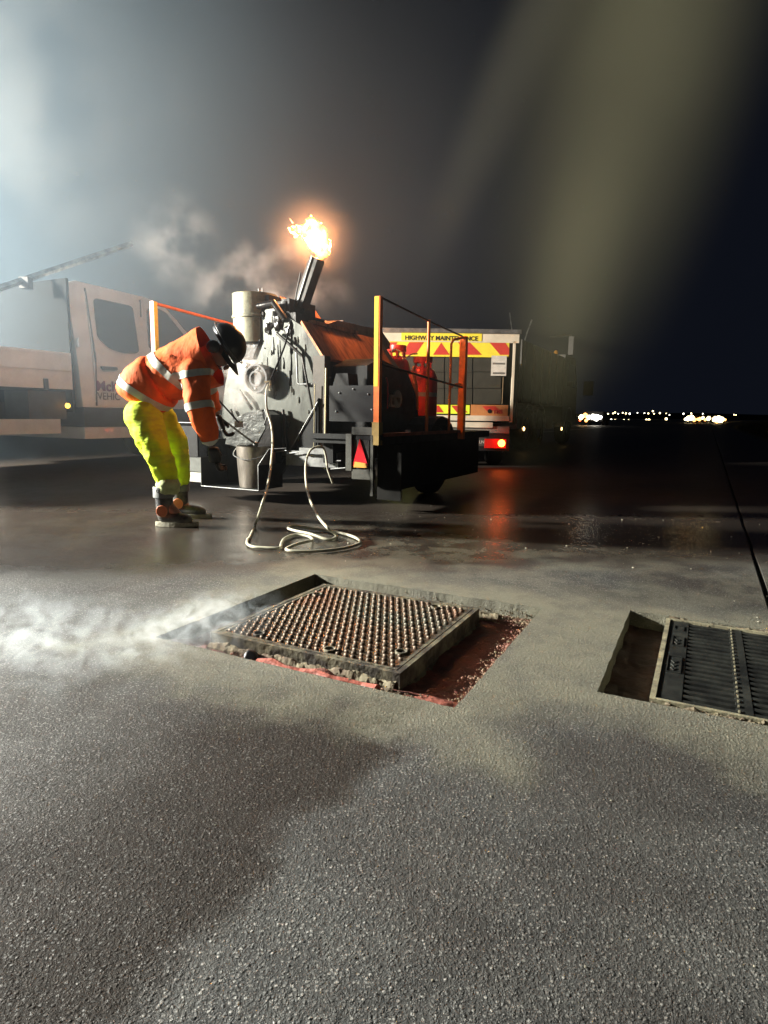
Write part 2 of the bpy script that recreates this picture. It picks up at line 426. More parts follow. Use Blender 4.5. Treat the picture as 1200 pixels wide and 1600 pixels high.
tag(build('mortar_haunching', bm, M('yellow_grey_mortar', (0.22, 0.19, 0.12), 0.85, col2=(0.11, 0.07, 0.05), vs=14, bump=0.005, bs=50)), 'yellow grey mortar haunching left along the front and back edge of the square cover', 'mortar', kind='stuff')
def kerbmortar(name, label, x0, x1, y, w, n):
    bm = NB()
    for _ in range(n):
        p = rw(random.uniform(x0, x1), y + random.uniform(-w, w)); rock(bm, (p.x, p.y, -0.012 + random.uniform(-.01, .008)), random.uniform(.003, .009))
    haunch(bm, x0, x1, y, .022, -.022)
    tag(build(name, bm, MATS['yellow_grey_mortar']), label, 'mortar', kind='stuff')
kerbmortar('mortar_bead', 'rough mortar bead along the near edge of the slotted grate', -0.07, 0.545, 1.672, 0.02, 380)
kerbmortar('mortar_bead', 'rough mortar bead along the far edge of the slotted grate', -0.07, 0.545, 2.452, 0.02, 300)

# ------------------------------------------------------------------ square access cover
def make_cover():
    cx, cy, s = -1.075, 1.885, 0.352
    c = rw(cx, cy)
    t = thing('access_cover', 'square cast iron access cover with dense raised studs, red pit dug round it', 'manhole cover', (c.x, c.y, -0.008), -YAW)
    iron = M('cast_iron', (0.115, 0.11, 0.085), 0.40, 0.55, col2=(0.14, 0.075, 0.045), vs=3.2, bump=0.0012, bs=70, thr=(0.42, 0.6))
    edge = M('dusty_iron_edge', (0.20, 0.18, 0.12), 0.7, 0.2, col2=(0.06, 0.05, 0.04), vs=11, bump=0.006, bs=40, thr=(.42, .58))
    bm = NB(); w = 0.016
    # frame: four side walls flaring at the bottom flange, like one casting
    prof = [(s, 0.0), (s, -0.055), (s + 0.012, -0.062), (s + 0.012, -0.075), (s - w, -0.075), (s - w, 0.0)]
    rings = []
    for r, z in prof:
        rings.append([bm.verts.new((sx * r, sy * r, z)) for sx, sy in ((-1, -1), (1, -1), (1, 1), (-1, 1))])
    for a, b in zip(rings, rings[1:] + rings[:1]):
        for k in range(4): bm.faces.new((a[k], a[(k + 1) % 4], b[(k + 1) % 4], b[k]))
    build('frame', bm, edge, t, bevel=0.002)
    p = s - w - 0.005
    bm = NB(); box(bm, -p, p, -p, p, -0.03, -0.0035); build('plate', bm, iron, t, bevel=0.0015)
    bm = NB()
    for a, b, cc, d in ((-p, p, -p, -p + .012), (-p, p, p - .012, p), (-p, -p + .012, -p + .0125, p - .0125), (p - .012, p, -p + .0125, p - .0125)):
        box(bm, a, b, cc, d, -0.0033, -0.0005)
    build('plate_rim', bm, edge, t)
    # studs
    bm = NB(); lathe(bm, [(0.0102, -0.0035), (0.0094, 0.0025), (0.0070, 0.0050), (0.0030, 0.0060), (0, 0.0061)], (0, 0, 0), seg=8)
    for v in bm.verts: v.co.x *= 0.95; v.co.y *= 0.46
    first = build('stud', bm, iron, t, smooth=True)
    me = first.data; n = 24; spots = []
    mg = .024; step = 2 * (p - mg) / (n - 1)
    for j in range(n):
        for i in range(n):
            x = -(p - mg) + i * step + (step / 2 if j % 2 else 0); y = -(p - mg) + j * step
            if x > p - .018: continue
            if any((x - kx) ** 2 + (y - ky) ** 2 < 0.026 ** 2 for kx, ky in KEYS): continue
            spots.append((x, y))
    spots.sort(key=lambda q: q[1])
    rest = NB()
    for i, (x, y) in enumerate(spots):
        ang = rad(14) if (i % 2) else rad(-14)
        if i == 0: first.location = (x, y, 0); first.rotation_euler.z = ang
        elif i < 299:
            o = first.copy(); COL.objects.link(o); o.parent = t; o.location = (x, y, 0); o.rotation_euler.z = ang
        else:
            m4 = Matrix.Translation((x, y, 0)) @ Matrix.Rotation(ang, 4, 'Z')
            mm = me.copy(); mm.transform(m4); rest.from_mesh(mm); bpy.data.meshes.remove(mm)
    tag(build('stud_field', rest, iron, t, smooth=True), kind='stuff')
    hole = M('blocked_keyhole', (0.03, 0.025, 0.02), 0.8)
    for kx, ky in KEYS:
        bm = NB(); lathe(bm, [(0.021, -0.0032), (0.021, 0.0035), (0.018, 0.0045), (0.015, 0.0035), (0.014, -0.003)], (kx, ky, 0), seg=20)
        k = build('keyhole', bm, edge, t, smooth=True)
        bm = NB(); lathe(bm, [(0, -0.0015), (0.0142, -0.0015)], (kx, ky, 0), seg=16); build('keyhole_plug', bm, hole, k)
    bm = NB(); box(bm, -0.0012, 0.0012, -p + .014, p - .014, -0.0034, -0.0022); build('seam', bm, hole, t)
    return t
KEYS = [(-0.20, -0.285), (0.285, -0.20), (0.20, 0.285), (-0.285, 0.20), (0.08, -0.29)]
make_cover()
# lump of hot black mastic poured by the corner of the cover
c = gnd(392, 1036, -0.05); bm = NB()
bmesh.ops.create_icosphere(bm, subdivisions=3, radius=0.03)
for v in bm.verts:
    v.co *= 1 + 0.35 * noise.noise(v.co * 30); v.co.x *= 0.8; v.co.z *= 0.9
o = build('mastic_lump', bm, M('tarry_lump', (0.03, 0.028, 0.03), 0.4, bump=0.006, bs=40), smooth=True); o.location = (c.x, c.y, -0.035)
tag(o, 'round black lump of mastic in the pit under the near left edge of the cover', 'mastic lump')
# red fillet strips left in the near side of the pit
bm = NB(); pts = [rw(PIT1[0] + .37 + i * .052, PIT1[2] + .055 + .006 * math.sin(i * 2.1)) for i in range(9)]
tube(bm, [(p.x, p.y, -0.030 + .004 * math.sin(i * 1.7)) for i, p in enumerate(pts)], [0.010 + 0.006 * abs(math.sin(i * 1.3)) for i in range(9)], 8)
tag(build('mastic_strip', bm, M('raw_red_mastic', (0.5, 0.13, 0.09), 0.55, col2=(0.22, 0.07, 0.05), vs=22, bump=0.008, bs=30)), 'raised red mastic strip along the near side of the square cover', 'mastic strip')

# ------------------------------------------------------------------ slotted grate
def make_grate():
    x0, x1, y0, y1 = -0.078, 0.522, 1.69, 2.44
    c = rw(x0, y0)
    t = thing('drain_grate', 'slotted black iron drain grate with a pale worn edge at the right', 'drain grate', (c.x, c.y, 0.0), -YAW)
    w, h = x1 - x0, y1 - y0
    pale = M('pale_worn_edge', (0.40, 0.37, 0.24), 0.75, col2=(0.12, 0.11, 0.08), vs=16, bump=0.002)
    iron = M('black_grate_iron', (0.035, 0.037, 0.036), 0.42, 0.5, col2=(0.08, 0.085, 0.075), vs=10, bump=0.001)
    bm = NB()
    for a, b, cc, d in ((0, .014, 0, h), (w - .014, w, 0, h), (.0145, w - .0145, 0, .012), (.0145, w - .0145, h - .012, h)):
        box(bm, a, b, cc, d, -0.08, 0.001)
    build('frame', bm, pale, t, bevel=0.0012)
    # columns of slots between broad ribs
    cols = [(0.075, 0.20), (0.238, 0.375), (0.413, 0.575)]
    ribs = [(0.0145, 0.075), (0.20, 0.238), (0.375, 0.413), (0.575, w - .0145)]
    for a, b in ribs:
        bm = NB(); box(bm, a, b, 0.0125, h - .0125, -0.03, -0.003); build('rib', bm, iron, t, bevel=0.001)
    n = 20; st = (h - .03) / n
    for a, b in cols:
        for i in range(n):
            bm = NB(); y = .015 + (i + .5) * st; box(bm, a + .0006, b - .0006, y - st * .24, y + st * .24, -0.032, -0.004)
            build('bar', bm, iron, t, bevel=0.0015)
    bm = NB(); box(bm, .015, w - .015, .013, h - .013, -0.079, -0.075); build('gully_floor', bm, M('gully_black', (0.008, 0.009, 0.01), 0.6), t)
    # row of small raised dots on two of the ribs
    for x in (0.204, 0.379):
        for i in range(22):
            bm = NB(); y = .03 + i * (h - .06) / 21; box(bm, x, x + .004, y - .007, y + .007, -0.0028, 0.0005); build('raised_dash', bm, pale, t)
    # cast frames of worn lettering
    for (a, b, cc, d) in ((.026, .066, .22, .36), (.03, .066, .46, .56), (.03, .062, .63, .68)):
        bm = NB(); e = .003
        for q in ((a, b, cc, cc + e), (a, b, d - e, d), (a, a + e, cc + e, d - e), (b - e, b, cc + e, d - e)): box(bm, *q, -0.0028, -0.0004)
        build('cast_border', bm, iron, t)
    for y, s in ((.24, 3), (.48, 2)):
        for i in range(s):
            bm = NB(); tube(bm, [(.038, y + .018 + i * .03, -.0025), (.046, y + i * .03, -.0018), (.055, y + .018 + i * .03, -.0025)], .0018, 6); build('cast_mark', bm, iron, t)
make_grate()

# ------------------------------------------------------------------ boiler trailer
T = (-0.04, 4.60)
def tp(u, v, yl): return L(u, v, yl, T)
def sp_(u, v, xl): return Sd(u, v, xl, T)
def tw(x, y, z): p = rw(x, y); return Vector((T[0] + p.x, T[1] + p.y, z))
TR = thing('boiler_trailer', 'tar blackened mastic boiler trailer with orange handrails and a flaming chimney', 'trailer', (T[0], T[1], 0), -YAW)
def tbox(name, mat, x0, x1, y0, y1, z0, z1, parent=TR, bevel=0.003):
    bm = NB(); box(bm, x0, x1, y0, y1, z0, z1); return build(name, bm, mat, parent, bevel=bevel)
def ttube(name, mat, pts, r, parent=TR, seg=10, smooth=True, flat=1.0):
    bm = NB(); tube(bm, pts, r, seg, flat=flat); return build(name, bm, mat, parent, angle=0.7)
def tpoly(name, mat, px, yl, depth, parent=TR, bevel=0.0):
    bm = NB(); prism_y(bm, [tp(u, v, yl) for u, v in px], yl, yl + depth); return build(name, bm, mat, parent, bevel=bevel)
# deck and chassis
tbox('deck', DARK, -0.62, 0.0, 0.02, 2.6, 0.50, 0.565)
tbox('deck', DARK, -2.24, -0.625, 1.9, 2.6, 0.50, 0.565)
tbox('deck_edge', DARK, -0.60, 0.022, -0.004, 0.016, 0.535, 0.572)
tbox('deck_edge', M('grimy_red_edge', (.22, .05, .02), .5, var=.5, vs=12), 0.0, 0.024, 0.018, 1.75, 0.560, 0.585)
for x in (-0.55, -1.75): tbox('chassis_rail', DARK, x, x + .09, 0.1, 3.1, 0.34, 0.495)
tbox('cross_member', GALV, *sorted((tp(447, 740, .15)[0], tp(528, 740, .15)[0])), .15, .30, .30, .42)
tbox('cross_member', GALV, *sorted((tp(470, 740, .12)[0], tp(510, 740, .12)[0])), .10, .145, .405, .45)
ttube('drawbar', DARK, [(-1.1, 3.1, .42), (-1.05, 3.6, .42), (-1.0, 3.95, .45)], .05)
tbox('axle', BLACKM, -1.9, -.1, 1.28, 1.36, .26, .34)
for x in (-0.16, -2.02):
    bm = NB(); lathe(bm, [(.17, -.09), (.27, -.09), (.31, -.06), (.315, 0), (.31, .06), (.27, .09), (.17, .09)], (x, 1.32, .315), (1, 0, 0), 32)
    wh = build('wheel', bm, RUBBER, TR, angle=0.8)
    bm = NB(); lathe(bm, [(0, .03), (.06, .04), (.13, .02), (.168, .07), (.168, -.07), (0, -.07)], (x, 1.32, .315), (1, 0, 0), 24); build('rim', bm, DARK, wh, angle=.6)
    bm = NB()
    prism_x(bm, [(1.32 + .40 * math.cos(a), .315 + .40 * math.sin(a)) for a in [math.pi * k / 10 for k in range(11)]][::1] + [(1.32 + .385 * math.cos(a), .315 + .385 * math.sin(a)) for a in [math.pi * k / 10 for k in range(10, -1, -1)]], x - .12, x + .12)
    build('mudguard', bm, DARK, TR)
# mud flap hanging below the right rear corner
a, b = tp(590, 700, .10), tp(626, 783, .10)
tbox('mud_flap', M('dull_flap', (0.018, 0.018, 0.017), 0.85, var=0.4, spec=.1), a[0], b[0], .10, .112, .085, .50)
tbox('underdeck_shade_sheet', RUBBER, -.035, -.015, .13, 2.3, .13, .498)  # added black sheet standing in for the shade under the deck
tbox('hidden_light_block', DARK, -2.2, -1.3, 1.95, 2.58, .566, 1.42)  # added box, unseen behind the tank, keeps key light off the ground beyond
# hand rails ------------------------------------------------------------
def post(x, y, z1, yl_face):
    p = tbox('rail_post', ORANGE, x - .022, x + .022, y - .022, y + .022, .50, z1)
    if yl_face == 'rear': tbox('yellow_strip', YELLOW, x - .021, x + .012, y - .0245, y - .0225, .92, z1 - .003, p, 0)
    else: tbox('yellow_strip', YELLOW, x + .0225, x + .0245, y - .021, y + .021, .92, z1 - .003, p, 0)
post(-0.02, 0.0, 1.545, 'rear'); post(-2.21, 0.0, 1.655, 'side')
tbox('post_socket', M('brass_socket', (0.30, 0.20, 0.06), 0.5, 0.4, var=0.4), -.048, .008, -.03, .03, .50, .665)
post_f = tbox('gate_post', ORANGE, -.01, .05, 1.62, 1.68, .50, 1.455)
ttube('top_rail', BLACKM, [(0, 0.02, 1.535), (.0, 0.85, 1.49), (.01, 1.62, 1.455)], .008)
ttube('mid_rail', BLACKM, [(0, 0.02, 1.08), (.0, 0.85, 1.03), (.03, 1.61, .985)], .009)
ttube('thin_post', ORANGE, [(.0, .86, .57), (.0, .86, 1.50)], .014)
ttube('gate_bar', ORANGE, [(.0, 1.38, .57), (.0, 1.38, 1.36), (.01, 1.41, 1.40), (.02, 1.62, 1.44)], .011)
ttube('gate_bar', ORANGE, [(.0, 1.40, .97), (.01, 1.50, 1.01), (.02, 1.61, 1.015)], .008)
ttube('top_rail', ORANGE, [(-2.21, .02, 1.64), (-2.21, .9, 1.60), (-2.21, 1.75, 1.56)], .014)
ttube('thin_post', ORANGE, [(-2.21, 1.75, .55), (-2.21, 1.75, 1.56)], .014)
# boiler tank ------------------------------------------------------------
y0 = .30
face = [(398, 505), (420, 478), (472, 509), (500, 553), (505, 560), (505, 600), (496, 640), (448, 712), (352, 708), (345, 660), (352, 600), (366, 545)]
P = [tp(u, v, y0) for u, v in face]
P = [(x, max(z, 0.36)) for x, z in P]
bm = NB(); prism_y(bm, P, y0, 1.75); build('boiler_tank', bm, TANK, TR, bevel=0.006)
ry = [tp(505, 557, y0), tp(505, 724, y0)]
tbox('heat_shield', BLACKM, ry[0][0] - .01, ry[0][0] + .012, y0 + .02, 1.75, .50, ry[0][1])
# hopper roof: orange lit slope falling to the right
r0, e0 = tp(472, 505, y0 - .02), tp(500, 555, y0 - .02)
nrib = 1
def slope(name, r, e, ya, yb, th, mat):
    bm = NB(); ins = [(r[0], ya, r[1]), (e[0], ya, e[1]), (e[0], yb, e[1]), (r[0], yb, r[1])]
    up = [bm.verts.new(q) for q in ins]; dn = [bm.verts.new((q[0] - th * .5, q[1], q[2] - th)) for q in ins]
    bm.faces.new(up); bm.faces.new(dn[::-1])
    for i in range(4): bm.faces.new((up[i], dn[i], dn[(i + 1) % 4], up[(i + 1) % 4]))
    bmesh.ops.subdivide_edges(bm, edges=bm.edges[:], cuts=6, use_grid_fill=True)
    return build(name, bm, mat, TR)
slope('hopper_lid', (r0[0], r0[1] + .02), (e0[0] + .05, e0[1] - .025), y0 - .03, 1.55, .018, RUST)
tbox('lid_hinge', RUST, r0[0] - .02, r0[0] + .03, y0 + .1, 1.15, r0[1] + .012, r0[1] + .04)
bm = NB(); prism_x(bm, [(.75, 1.40), (1.95, 1.40), (1.95, 1.46), (1.75, 1.565), (.9, 1.55), (.75, 1.50)], r0[0] - .62, r0[0] - .04); build('hopper_top', bm, M('faded_red_brown_paint', (0.26, 0.17, 0.13), .6, var=.4, vs=6), TR, bevel=.01)
lz = tp(531, 505, 1.6)
bm = NB(); box(bm, lz[0] - .035, lz[0] + .035, 1.6, 1.62, 1.55, 1.665)
lug = build('lifting_lug', bm, MATS['faded_red_brown_paint'], TR, bevel=.006)
bm = NB(); lathe(bm, [(.0, 0), (.018, 0), (.018, .004), (0, .004)], (lz[0], 1.597, 1.63), (0, -1, 0), 14); build('lug_eye', bm, BLACKM, lug)
# small left slope catching the flame light
q0, q1 = tp(437, 463, .45), tp(454, 489, .45)
slope('mixer_hood', q0, q1, .45, .95, .02, RUST)
# dark machinery between drum and hood
def lumps(name, spec, mat, yl0, yl1, parent=TR):
    for (u0, v0, u1, v1, dy) in spec:
        a, b = tp(u0, v1, yl0 + dy), tp(u1, v0, yl0 + dy)
        tbox(name, mat, a[0], b[0], yl0 + dy, yl1, a[1], b[1], parent, .008)
lumps('mixer_bracket', [(403, 460, 420, 500, 0), (418, 470, 446, 488, .02), (425, 488, 462, 520, -.02), (440, 466, 452, 492, .03)], BITUMEN, .33, .75)
ttube('mixer_pipe', BITUMEN, [(*tp(398, 480, .3)[:1], .30, tp(398, 480, .3)[1]), (tp(430, 474, .3)[0], .28, tp(430, 474, .3)[1]), (tp(446, 500, .3)[0], .3, tp(446, 500, .3)[1])], .03)
# outlet drum at top left, lit on its left flank
a, b = tp(348, 458, .22), tp(405, 532, .22)
cx, rr = (a[0] + b[0]) / 2 + .0, (b[0] - a[0]) / 2
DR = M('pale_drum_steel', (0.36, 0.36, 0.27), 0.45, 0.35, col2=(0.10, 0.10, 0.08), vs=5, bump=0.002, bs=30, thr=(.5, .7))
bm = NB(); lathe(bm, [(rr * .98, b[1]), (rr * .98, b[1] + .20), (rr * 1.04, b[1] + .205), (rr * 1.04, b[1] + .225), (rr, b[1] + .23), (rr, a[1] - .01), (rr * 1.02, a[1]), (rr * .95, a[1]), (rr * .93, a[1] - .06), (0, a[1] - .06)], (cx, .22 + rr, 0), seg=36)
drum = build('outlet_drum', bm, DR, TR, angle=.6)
ttube('drum_handle', GALV, [(cx + .06, .2 + rr, a[1]), (cx + .06, .2 + rr, a[1] + .05), (cx + .10, .2 + rr, a[1] + .05), (cx + .10, .2 + rr, a[1])], .006, drum)
bm = NB(); prism_y(bm, [tp(366, 530, .26), tp(404, 530, .26), tp(392, 560, .26), tp(374, 560, .26)], .28, .50); build('drum_outlet', bm, BITUMEN, TR, bevel=.012)
# chimney ------------------------------------------------------------
cb0, cb1 = tp(455, 520, .45), tp(475, 482, .45)
tbox('chimney_box', BLACKM, cb0[0], cb1[0], .45, .60, cb0[1] - .25, cb1[1])
fa, fb = tp(463, 492, .52), tp(494, 403, .52)
def inclined(name, A_, B_, w, d, mat, yl, parent=TR):
    A_, B_ = Vector(A_), Vector(B_); dd = (B_ - A_).normalized(); n_ = Vector((dd.y, -dd.x)) * w / 2
    bm = NB(); prism_y(bm, [tuple(A_ + n_), tuple(B_ + n_ * .85), tuple(B_ - n_ * .85), tuple(A_ - n_)], yl - d / 2, yl + d / 2)
    return build(name, bm, mat, parent, bevel=.008)
ch = inclined('chimney', fa, fb, .095, .11, BLACKM, .54)
inclined('chimney_seam', (fa[0] - .0, fa[1] + .0), (fb[0] - .012, fb[1] + .01), .012, .01, GALV, .478, ch)
inclined('chimney_guide', (fa[0] - .05, fa[1] - .02), (fb[0] - .045, fb[1] - .01), .008, .02, M('heated_rust', (.4, .15, .08), .5, .3), .50, ch)
ttube('aerial_rod', BLACKM, [(tp(455, 500, .4)[0], .4, tp(455, 500, .4)[1]), (tp(470, 425, .4)[0], .4, tp(470, 425, .4)[1])], .007)
# round port, pipes and valves on the rear face
pc = tp(404, 592, .24)
bm = NB(); lathe(bm, [(0, .03), (.045, .035), (.05, .05), (.065, .05), (.07, .025), (.10, .02), (.105, .05), (.12, .05), (.122, -.06)], (pc[0], .245, pc[1]), (0, -1, 0), 36)
pt = build('round_port', bm, M('grey_port_paint', (.03, .032, .036), .45, .2, var=.5), TR, angle=.6)
for k in range(6):
    an = k * math.pi / 3 + .3
    bm = NB(); lathe(bm, [(.012, 0), (.012, .012), (0, .014)], (pc[0] + .085 * math.cos(an), .228, pc[1] + .085 * math.sin(an)), (0, -1, 0), 6); build('bolt', bm, BLACKM, pt)
bm = NB(); lathe(bm, [(.022, 0), (.026, .02), (.02, .045), (0, .05)], (tp(388, 572, .25)[0], .26, tp(388, 572, .25)[1]), (-.3, -1, .2), 12); build('valve_knob', bm, GALV, TR, angle=.7)
h1, h2, h3 = tp(463, 543, .27), tp(465, 598, .27), tp(489, 600, .27)
ttube('side_handle', GALV, [(h1[0], .27, h1[1]), (h2[0], .27, h2[1]), (h2[0] + .015, .27, h2[1] - .012), (h3[0], .27, h3[1])], .009)
# column and bright rods
c0, c1 = tp(489, 556, .22), tp(507, 735, .22)
tbox('column', M('brown_black_column', (.06, .05, .04), .5, .2, var=.4), c0[0], c1[0], .22, .31, .36, c0[1])
for u, v0, v1, r_ in ((510, 575, 733, .011), (492, 600, 722, .004)):
    a, b = tp(u, v0, .19), tp(u - 2, v1, .19); ttube('lift_rod', M('worn_brass_rod', (.34, .30, .18), .4, .5, var=.4), [(a[0], .19, a[1]), (b[0], .19, b[1])], r_)
bm = NB(); prism_y(bm, [tp(455, 712, .2), tp(497, 622, .2), tp(497, 720, .2)], .20, .28); build('gusset', bm, DARK, TR)
a, b = tp(448, 712, .19), tp(496, 628, .19); ttube('gusset_edge', GALV, [(a[0], .192, a[1]), (b[0], .192, b[1])], .004)
for u0, v0, u1, v1 in ((512, 720, 533, 720), (517, 733, 540, 731), (448, 709, 470, 706), (430, 706, 448, 704)):
    a, b = tp(u0, v0, .12), tp(u1, v1, .12); ttube('short_pin', GALV, [(a[0], .12, a[1]), (b[0], .12, b[1])], .006)
# bitumen chute
pts = [tp(393, 645, .18), tp(418, 640, .18), tp(424, 668, .18), tp(412, 690, .18), tp(385, 699, .18), tp(362, 693, .18), tp(366, 660, .18)]
bm = NB(); prism_y(bm, pts, .10, .29); build('chute', bm, M('caked_chute', (.11, .115, .11), .3, .5, col2=(.015, .015, .015), vs=9, bump=.006, bs=25), TR, bevel=.02)
pts = [tp(408, 640, .1), tp(417, 643, .1), tp(420, 665, .1), tp(426, 640, .1), tp(432, 700, .1), tp(404, 706, .1), tp(392, 701, .1), tp(412, 690, .1)]
bm = NB(); prism_y(bm, [tp(414, 642, .1), tp(426, 648, .1), tp(430, 706, .1), tp(392, 706, .1), tp(408, 692, .1), tp(420, 668, .1)], .07, .20); build('tar_drip', bm, BITUMEN, TR, bevel=.012)
a, b = tp(416, 640, .09), tp(413, 665, .09); ttube('gate_lever', GALV, [(a[0], .08, a[1]), (tp(420, 650, .09)[0], .07, tp(420, 650, .09)[1]), (b[0], .08, b[1])], [.012, .009, .005])
# splashes of mastic that ran down the tank and set
bm = NB()
for _ in range(16):
    u, v = random.uniform(402, 492), random.uniform(500, 660); x, z = tp(u, v, y0)
    ln = random.uniform(.01, .07); tube(bm, [(x, y0 - .002, z), (x + .002, y0 - .004, z - ln * .6), (x, y0 - .003, z - ln)], [.003, .005, .003], 6)
tag(build('set_drips', bm, M('set_drip', (.20, .20, .17), .2, .3), TR), kind='stuff')
for i in range(11):
    u, v = random.uniform(404, 486), random.gauss(535, 30); x, z = tp(u, v, y0)
    ln = random.uniform(.06, .30); bm = NB(); w_ = random.uniform(.003, .009)
    tube(bm, [(x, y0 - .001, z), (x + .004, y0 - .004, z - ln * .5), (x, y0 - .005, z - ln * .93), (x, y0 - .003, z - ln)], [w_ * .8, w_, w_ * 1.35, w_ * .5], 7, flat=.6); build('bitumen_run', bm, BITUMEN, TR, smooth=True)
for (u0, v0, u1, v1, rr_) in ((430, 520, 470, 556, .012), (470, 556, 486, 640, .010), (372, 610, 392, 640, .014), (358, 640, 380, 700, .012), (440, 640, 446, 704, .013)):
    (xa, za), (xb, zb9) = tp(u0, v0, .25), tp(u1, v1, .25)
    ttube('steel_pipe', BLACKM, [(xa, .27, za), ((xa + xb) / 2 + .01, .255, (za + zb9) / 2), (xb, .27, zb9)], rr_)
for (u, v, rr_) in ((434, 500, .07), (420, 512, .05), (452, 514, .05), (408, 490, .04)):
    x, z = tp(u, v, .30); bm = NB(); bmesh.ops.create_icosphere(bm, subdivisions=3, radius=rr_)
    for q in bm.verts:
        q.co *= .75 * (1 + 1.1 * noise.noise(q.co * 26 + Vector((u, v, 0)))); q.co.y *= .35; q.co.z *= 1.4; q.co += Vector((x, .30, z))
    build('tar_clot', bm, BITUMEN, TR, smooth=True)
# tail board with bolts, lamp cluster
a, b = tp(515, 658, 0.0), tp(590, 602, 0.0)
tb = tbox('plate_board', M('grey_black_board', (.012, .013, .014), .55, .1, var=.35, vs=5, spec=.25), a[0], b[0] - .01, -.005, .02, a[1], b[1], bevel=.01)
for u, v in ((531, 614), (553, 608), (576, 616), (526, 643), (582, 640)):
    x, z = tp(u, v, 0); bm = NB(); lathe(bm, [(.007, 0), (.007, .006), (0, .009)], (x, -.006, z), (0, -1, 0), 8); build('bolt', bm, GALV, tb)
a, b = tp(520, 603, .1), tp(545, 583, .1); bm = NB(); prism_y(bm, [(a[0], a[1]), (b[0], a[1]), (b[0] - .01, b[1]), (a[0] + .03, b[1])], .10, .25); build('breather_cap', bm, DARK, TR, bevel=.006)
FR = M('grimy_frame', (.06, .06, .05), .55, .2, var=.5, vs=14)
def trect(name, mat, u0, v0, u1, v1, yl, d, parent=TR, bevel=.002):
    a, b = tp(u0, v1, yl), tp(u1, v0, yl); return tbox(name, mat, a[0], b[0], yl, yl + d, a[1], b[1], parent, bevel)
fr = trect('lamp_frame', FR, 540, 678, 549, 735, -.02, .05)
trect('lamp_frame', FR, 549.5, 735, 582, 748, -.015, .05); trect('lamp_frame', FR, 549.5, 668, 585, 679, -.015, .05)
trect('lamp_frame', FR, 578, 680, 583, 775, -.03, .03)
lb = trect('lamp_back', BLACKM, 550, 681, 577, 733, .0, .03)
RED = M('red_reflector', (.55, .02, .03), .18, coat=.6, bump=.002, bs=120)
bm = NB(); prism_y(bm, [tp(551, 728, -.01), tp(575, 728, -.01), tp(562, 686, -.01)], -.012, -.002); build('triangle_reflector', bm, RED, lb, bevel=.002)
bm = NB(); prism_y(bm, [tp(553, 730, -.01), tp(574, 731, -.01), tp(572, 724, -.01), tp(555, 721, -.01)], -.018, -.013); build('indicator_lens', bm, M('amber_lens', (.7, .35, .08), .2, coat=.5, bump=.002, bs=90), lb, bevel=.002)
# engine block beneath the right side, silver alternator
a = [sp_(u, v, -.30) for u, v in ((593, 560), (636, 582), (648, 610), (657, 668))]
bm = NB(); prism_x(bm, [(a[0][0], a[0][1]), (a[1][0], a[1][1]), (a[2][0], a[2][1]), (a[3][0], .57), (.35, .57), (.35, 1.1)], -.62, -.30); build('engine_cover', bm, DARK, TR, bevel=.01)
ey, ez = sp_(618, 625, -.27)
bm = NB(); lathe(bm, [(.03, 0), (.075, .005), (.075, .02), (.035, .025)], (-.28, ey + .03, ez + .01), (1, 0, 0), 24)
ALU = M('bright_alloy', (.6, .62, .58), .35, .7, var=.3)
al = build('alternator', bm, ALU, TR, angle=.5)
bm = NB()
for q in ((-.26, -.24, ey - .14, ey - .12, ez - .06, ez + .04), (-.26, -.24, ey - .12, ey + .04, ez + .02, ez + .04), (-.26, -.24, ey - .12, ey, ez - .06, ez - .04)): box(bm, *q)
build('alternator_bracket', bm, ALU, TR, bevel=.004)
x_, z_ = sp_(606, 600, -.26); ttube('fuel_pipe', M('red_pipe', (.4, .05, .06), .4), [(-.26, x_ - .03, z_ + .05), (-.26, x_, z_), (-.26, x_, z_ - .2)], .006)
y_, z_ = sp_(638, 673, -.05); tbox('white_cap', VANW, -.07, -.04, y_ - .02, y_ + .02, .566, .60)
# low tray at the left rear
TY = -.12
def trp(u, v): return tp(u, v, TY)
a, b = trp(315, 762), trp(405, 765)
bm = NB(); e = .006
zt = b[1] + .0
x0_, x1_ = trp(315, 762)[0], trp(404, 762)[0]; zb = trp(360, 763)[1]
box(bm, x0_, x1_, TY, TY + .32, zb, zb + e); box(bm, x0_, x0_ + e, TY, TY + .32, zb + e, zb + .24); box(bm, x0_ + e, x1_ - e, TY + .32 - e, TY + .32, zb + e, zb + .30)
pr = [(x1_, zb + e), (x1_, zb + .20), (x1_ + .001, zb + .20)]
box(bm, x1_ - e, x1_, TY, TY + .32, zb + e, zb + .20)
build('bucket_tray', bm, DARK, TR)
ttube('tray_edge', GALV, [(x0_, TY, zb), (x1_, TY, zb)], .005); ttube('tray_edge', GALV, [(x1_, TY, zb), (x1_, TY, zb + .20), (x1_ + .07, TY + .05, zb + .33), (x1_ + .2, TY + .1, zb + .34)], .004)
ttube('tray_edge', GALV, [(x0_, TY, zb), (x0_, TY, zb + .24)], .004)
a, b = tp(278, 735, -.1), tp(315, 716, -.1); tbox('step_beam', M('dusty_grey_beam', (.12, .13, .12), .5, .2, var=.4), a[0], b[0], -.1, -.02, a[1], b[1])
a, b = tp(292, 752, -.1), tp(315, 737, -.1); tbox('marker_plate', M('dirty_white_plate', (.55, .55, .5), .5, var=.3), a[0], b[0], -.09, -.07, a[1], b[1])
tbox('side_plate', DARK, -2.24, -1.76, .0, .02, .34, .60); tbox('side_plate', DARK, -2.24, -1.74, .3, 1.8, .50, .56)
ttube('plate_edge', GALV, [(tp(277, 660, 0)[0], -.005, tp(277, 660, 0)[1]), (tp(310, 661, 0)[0], -.005, tp(310, 661, 0)[1])], .005)

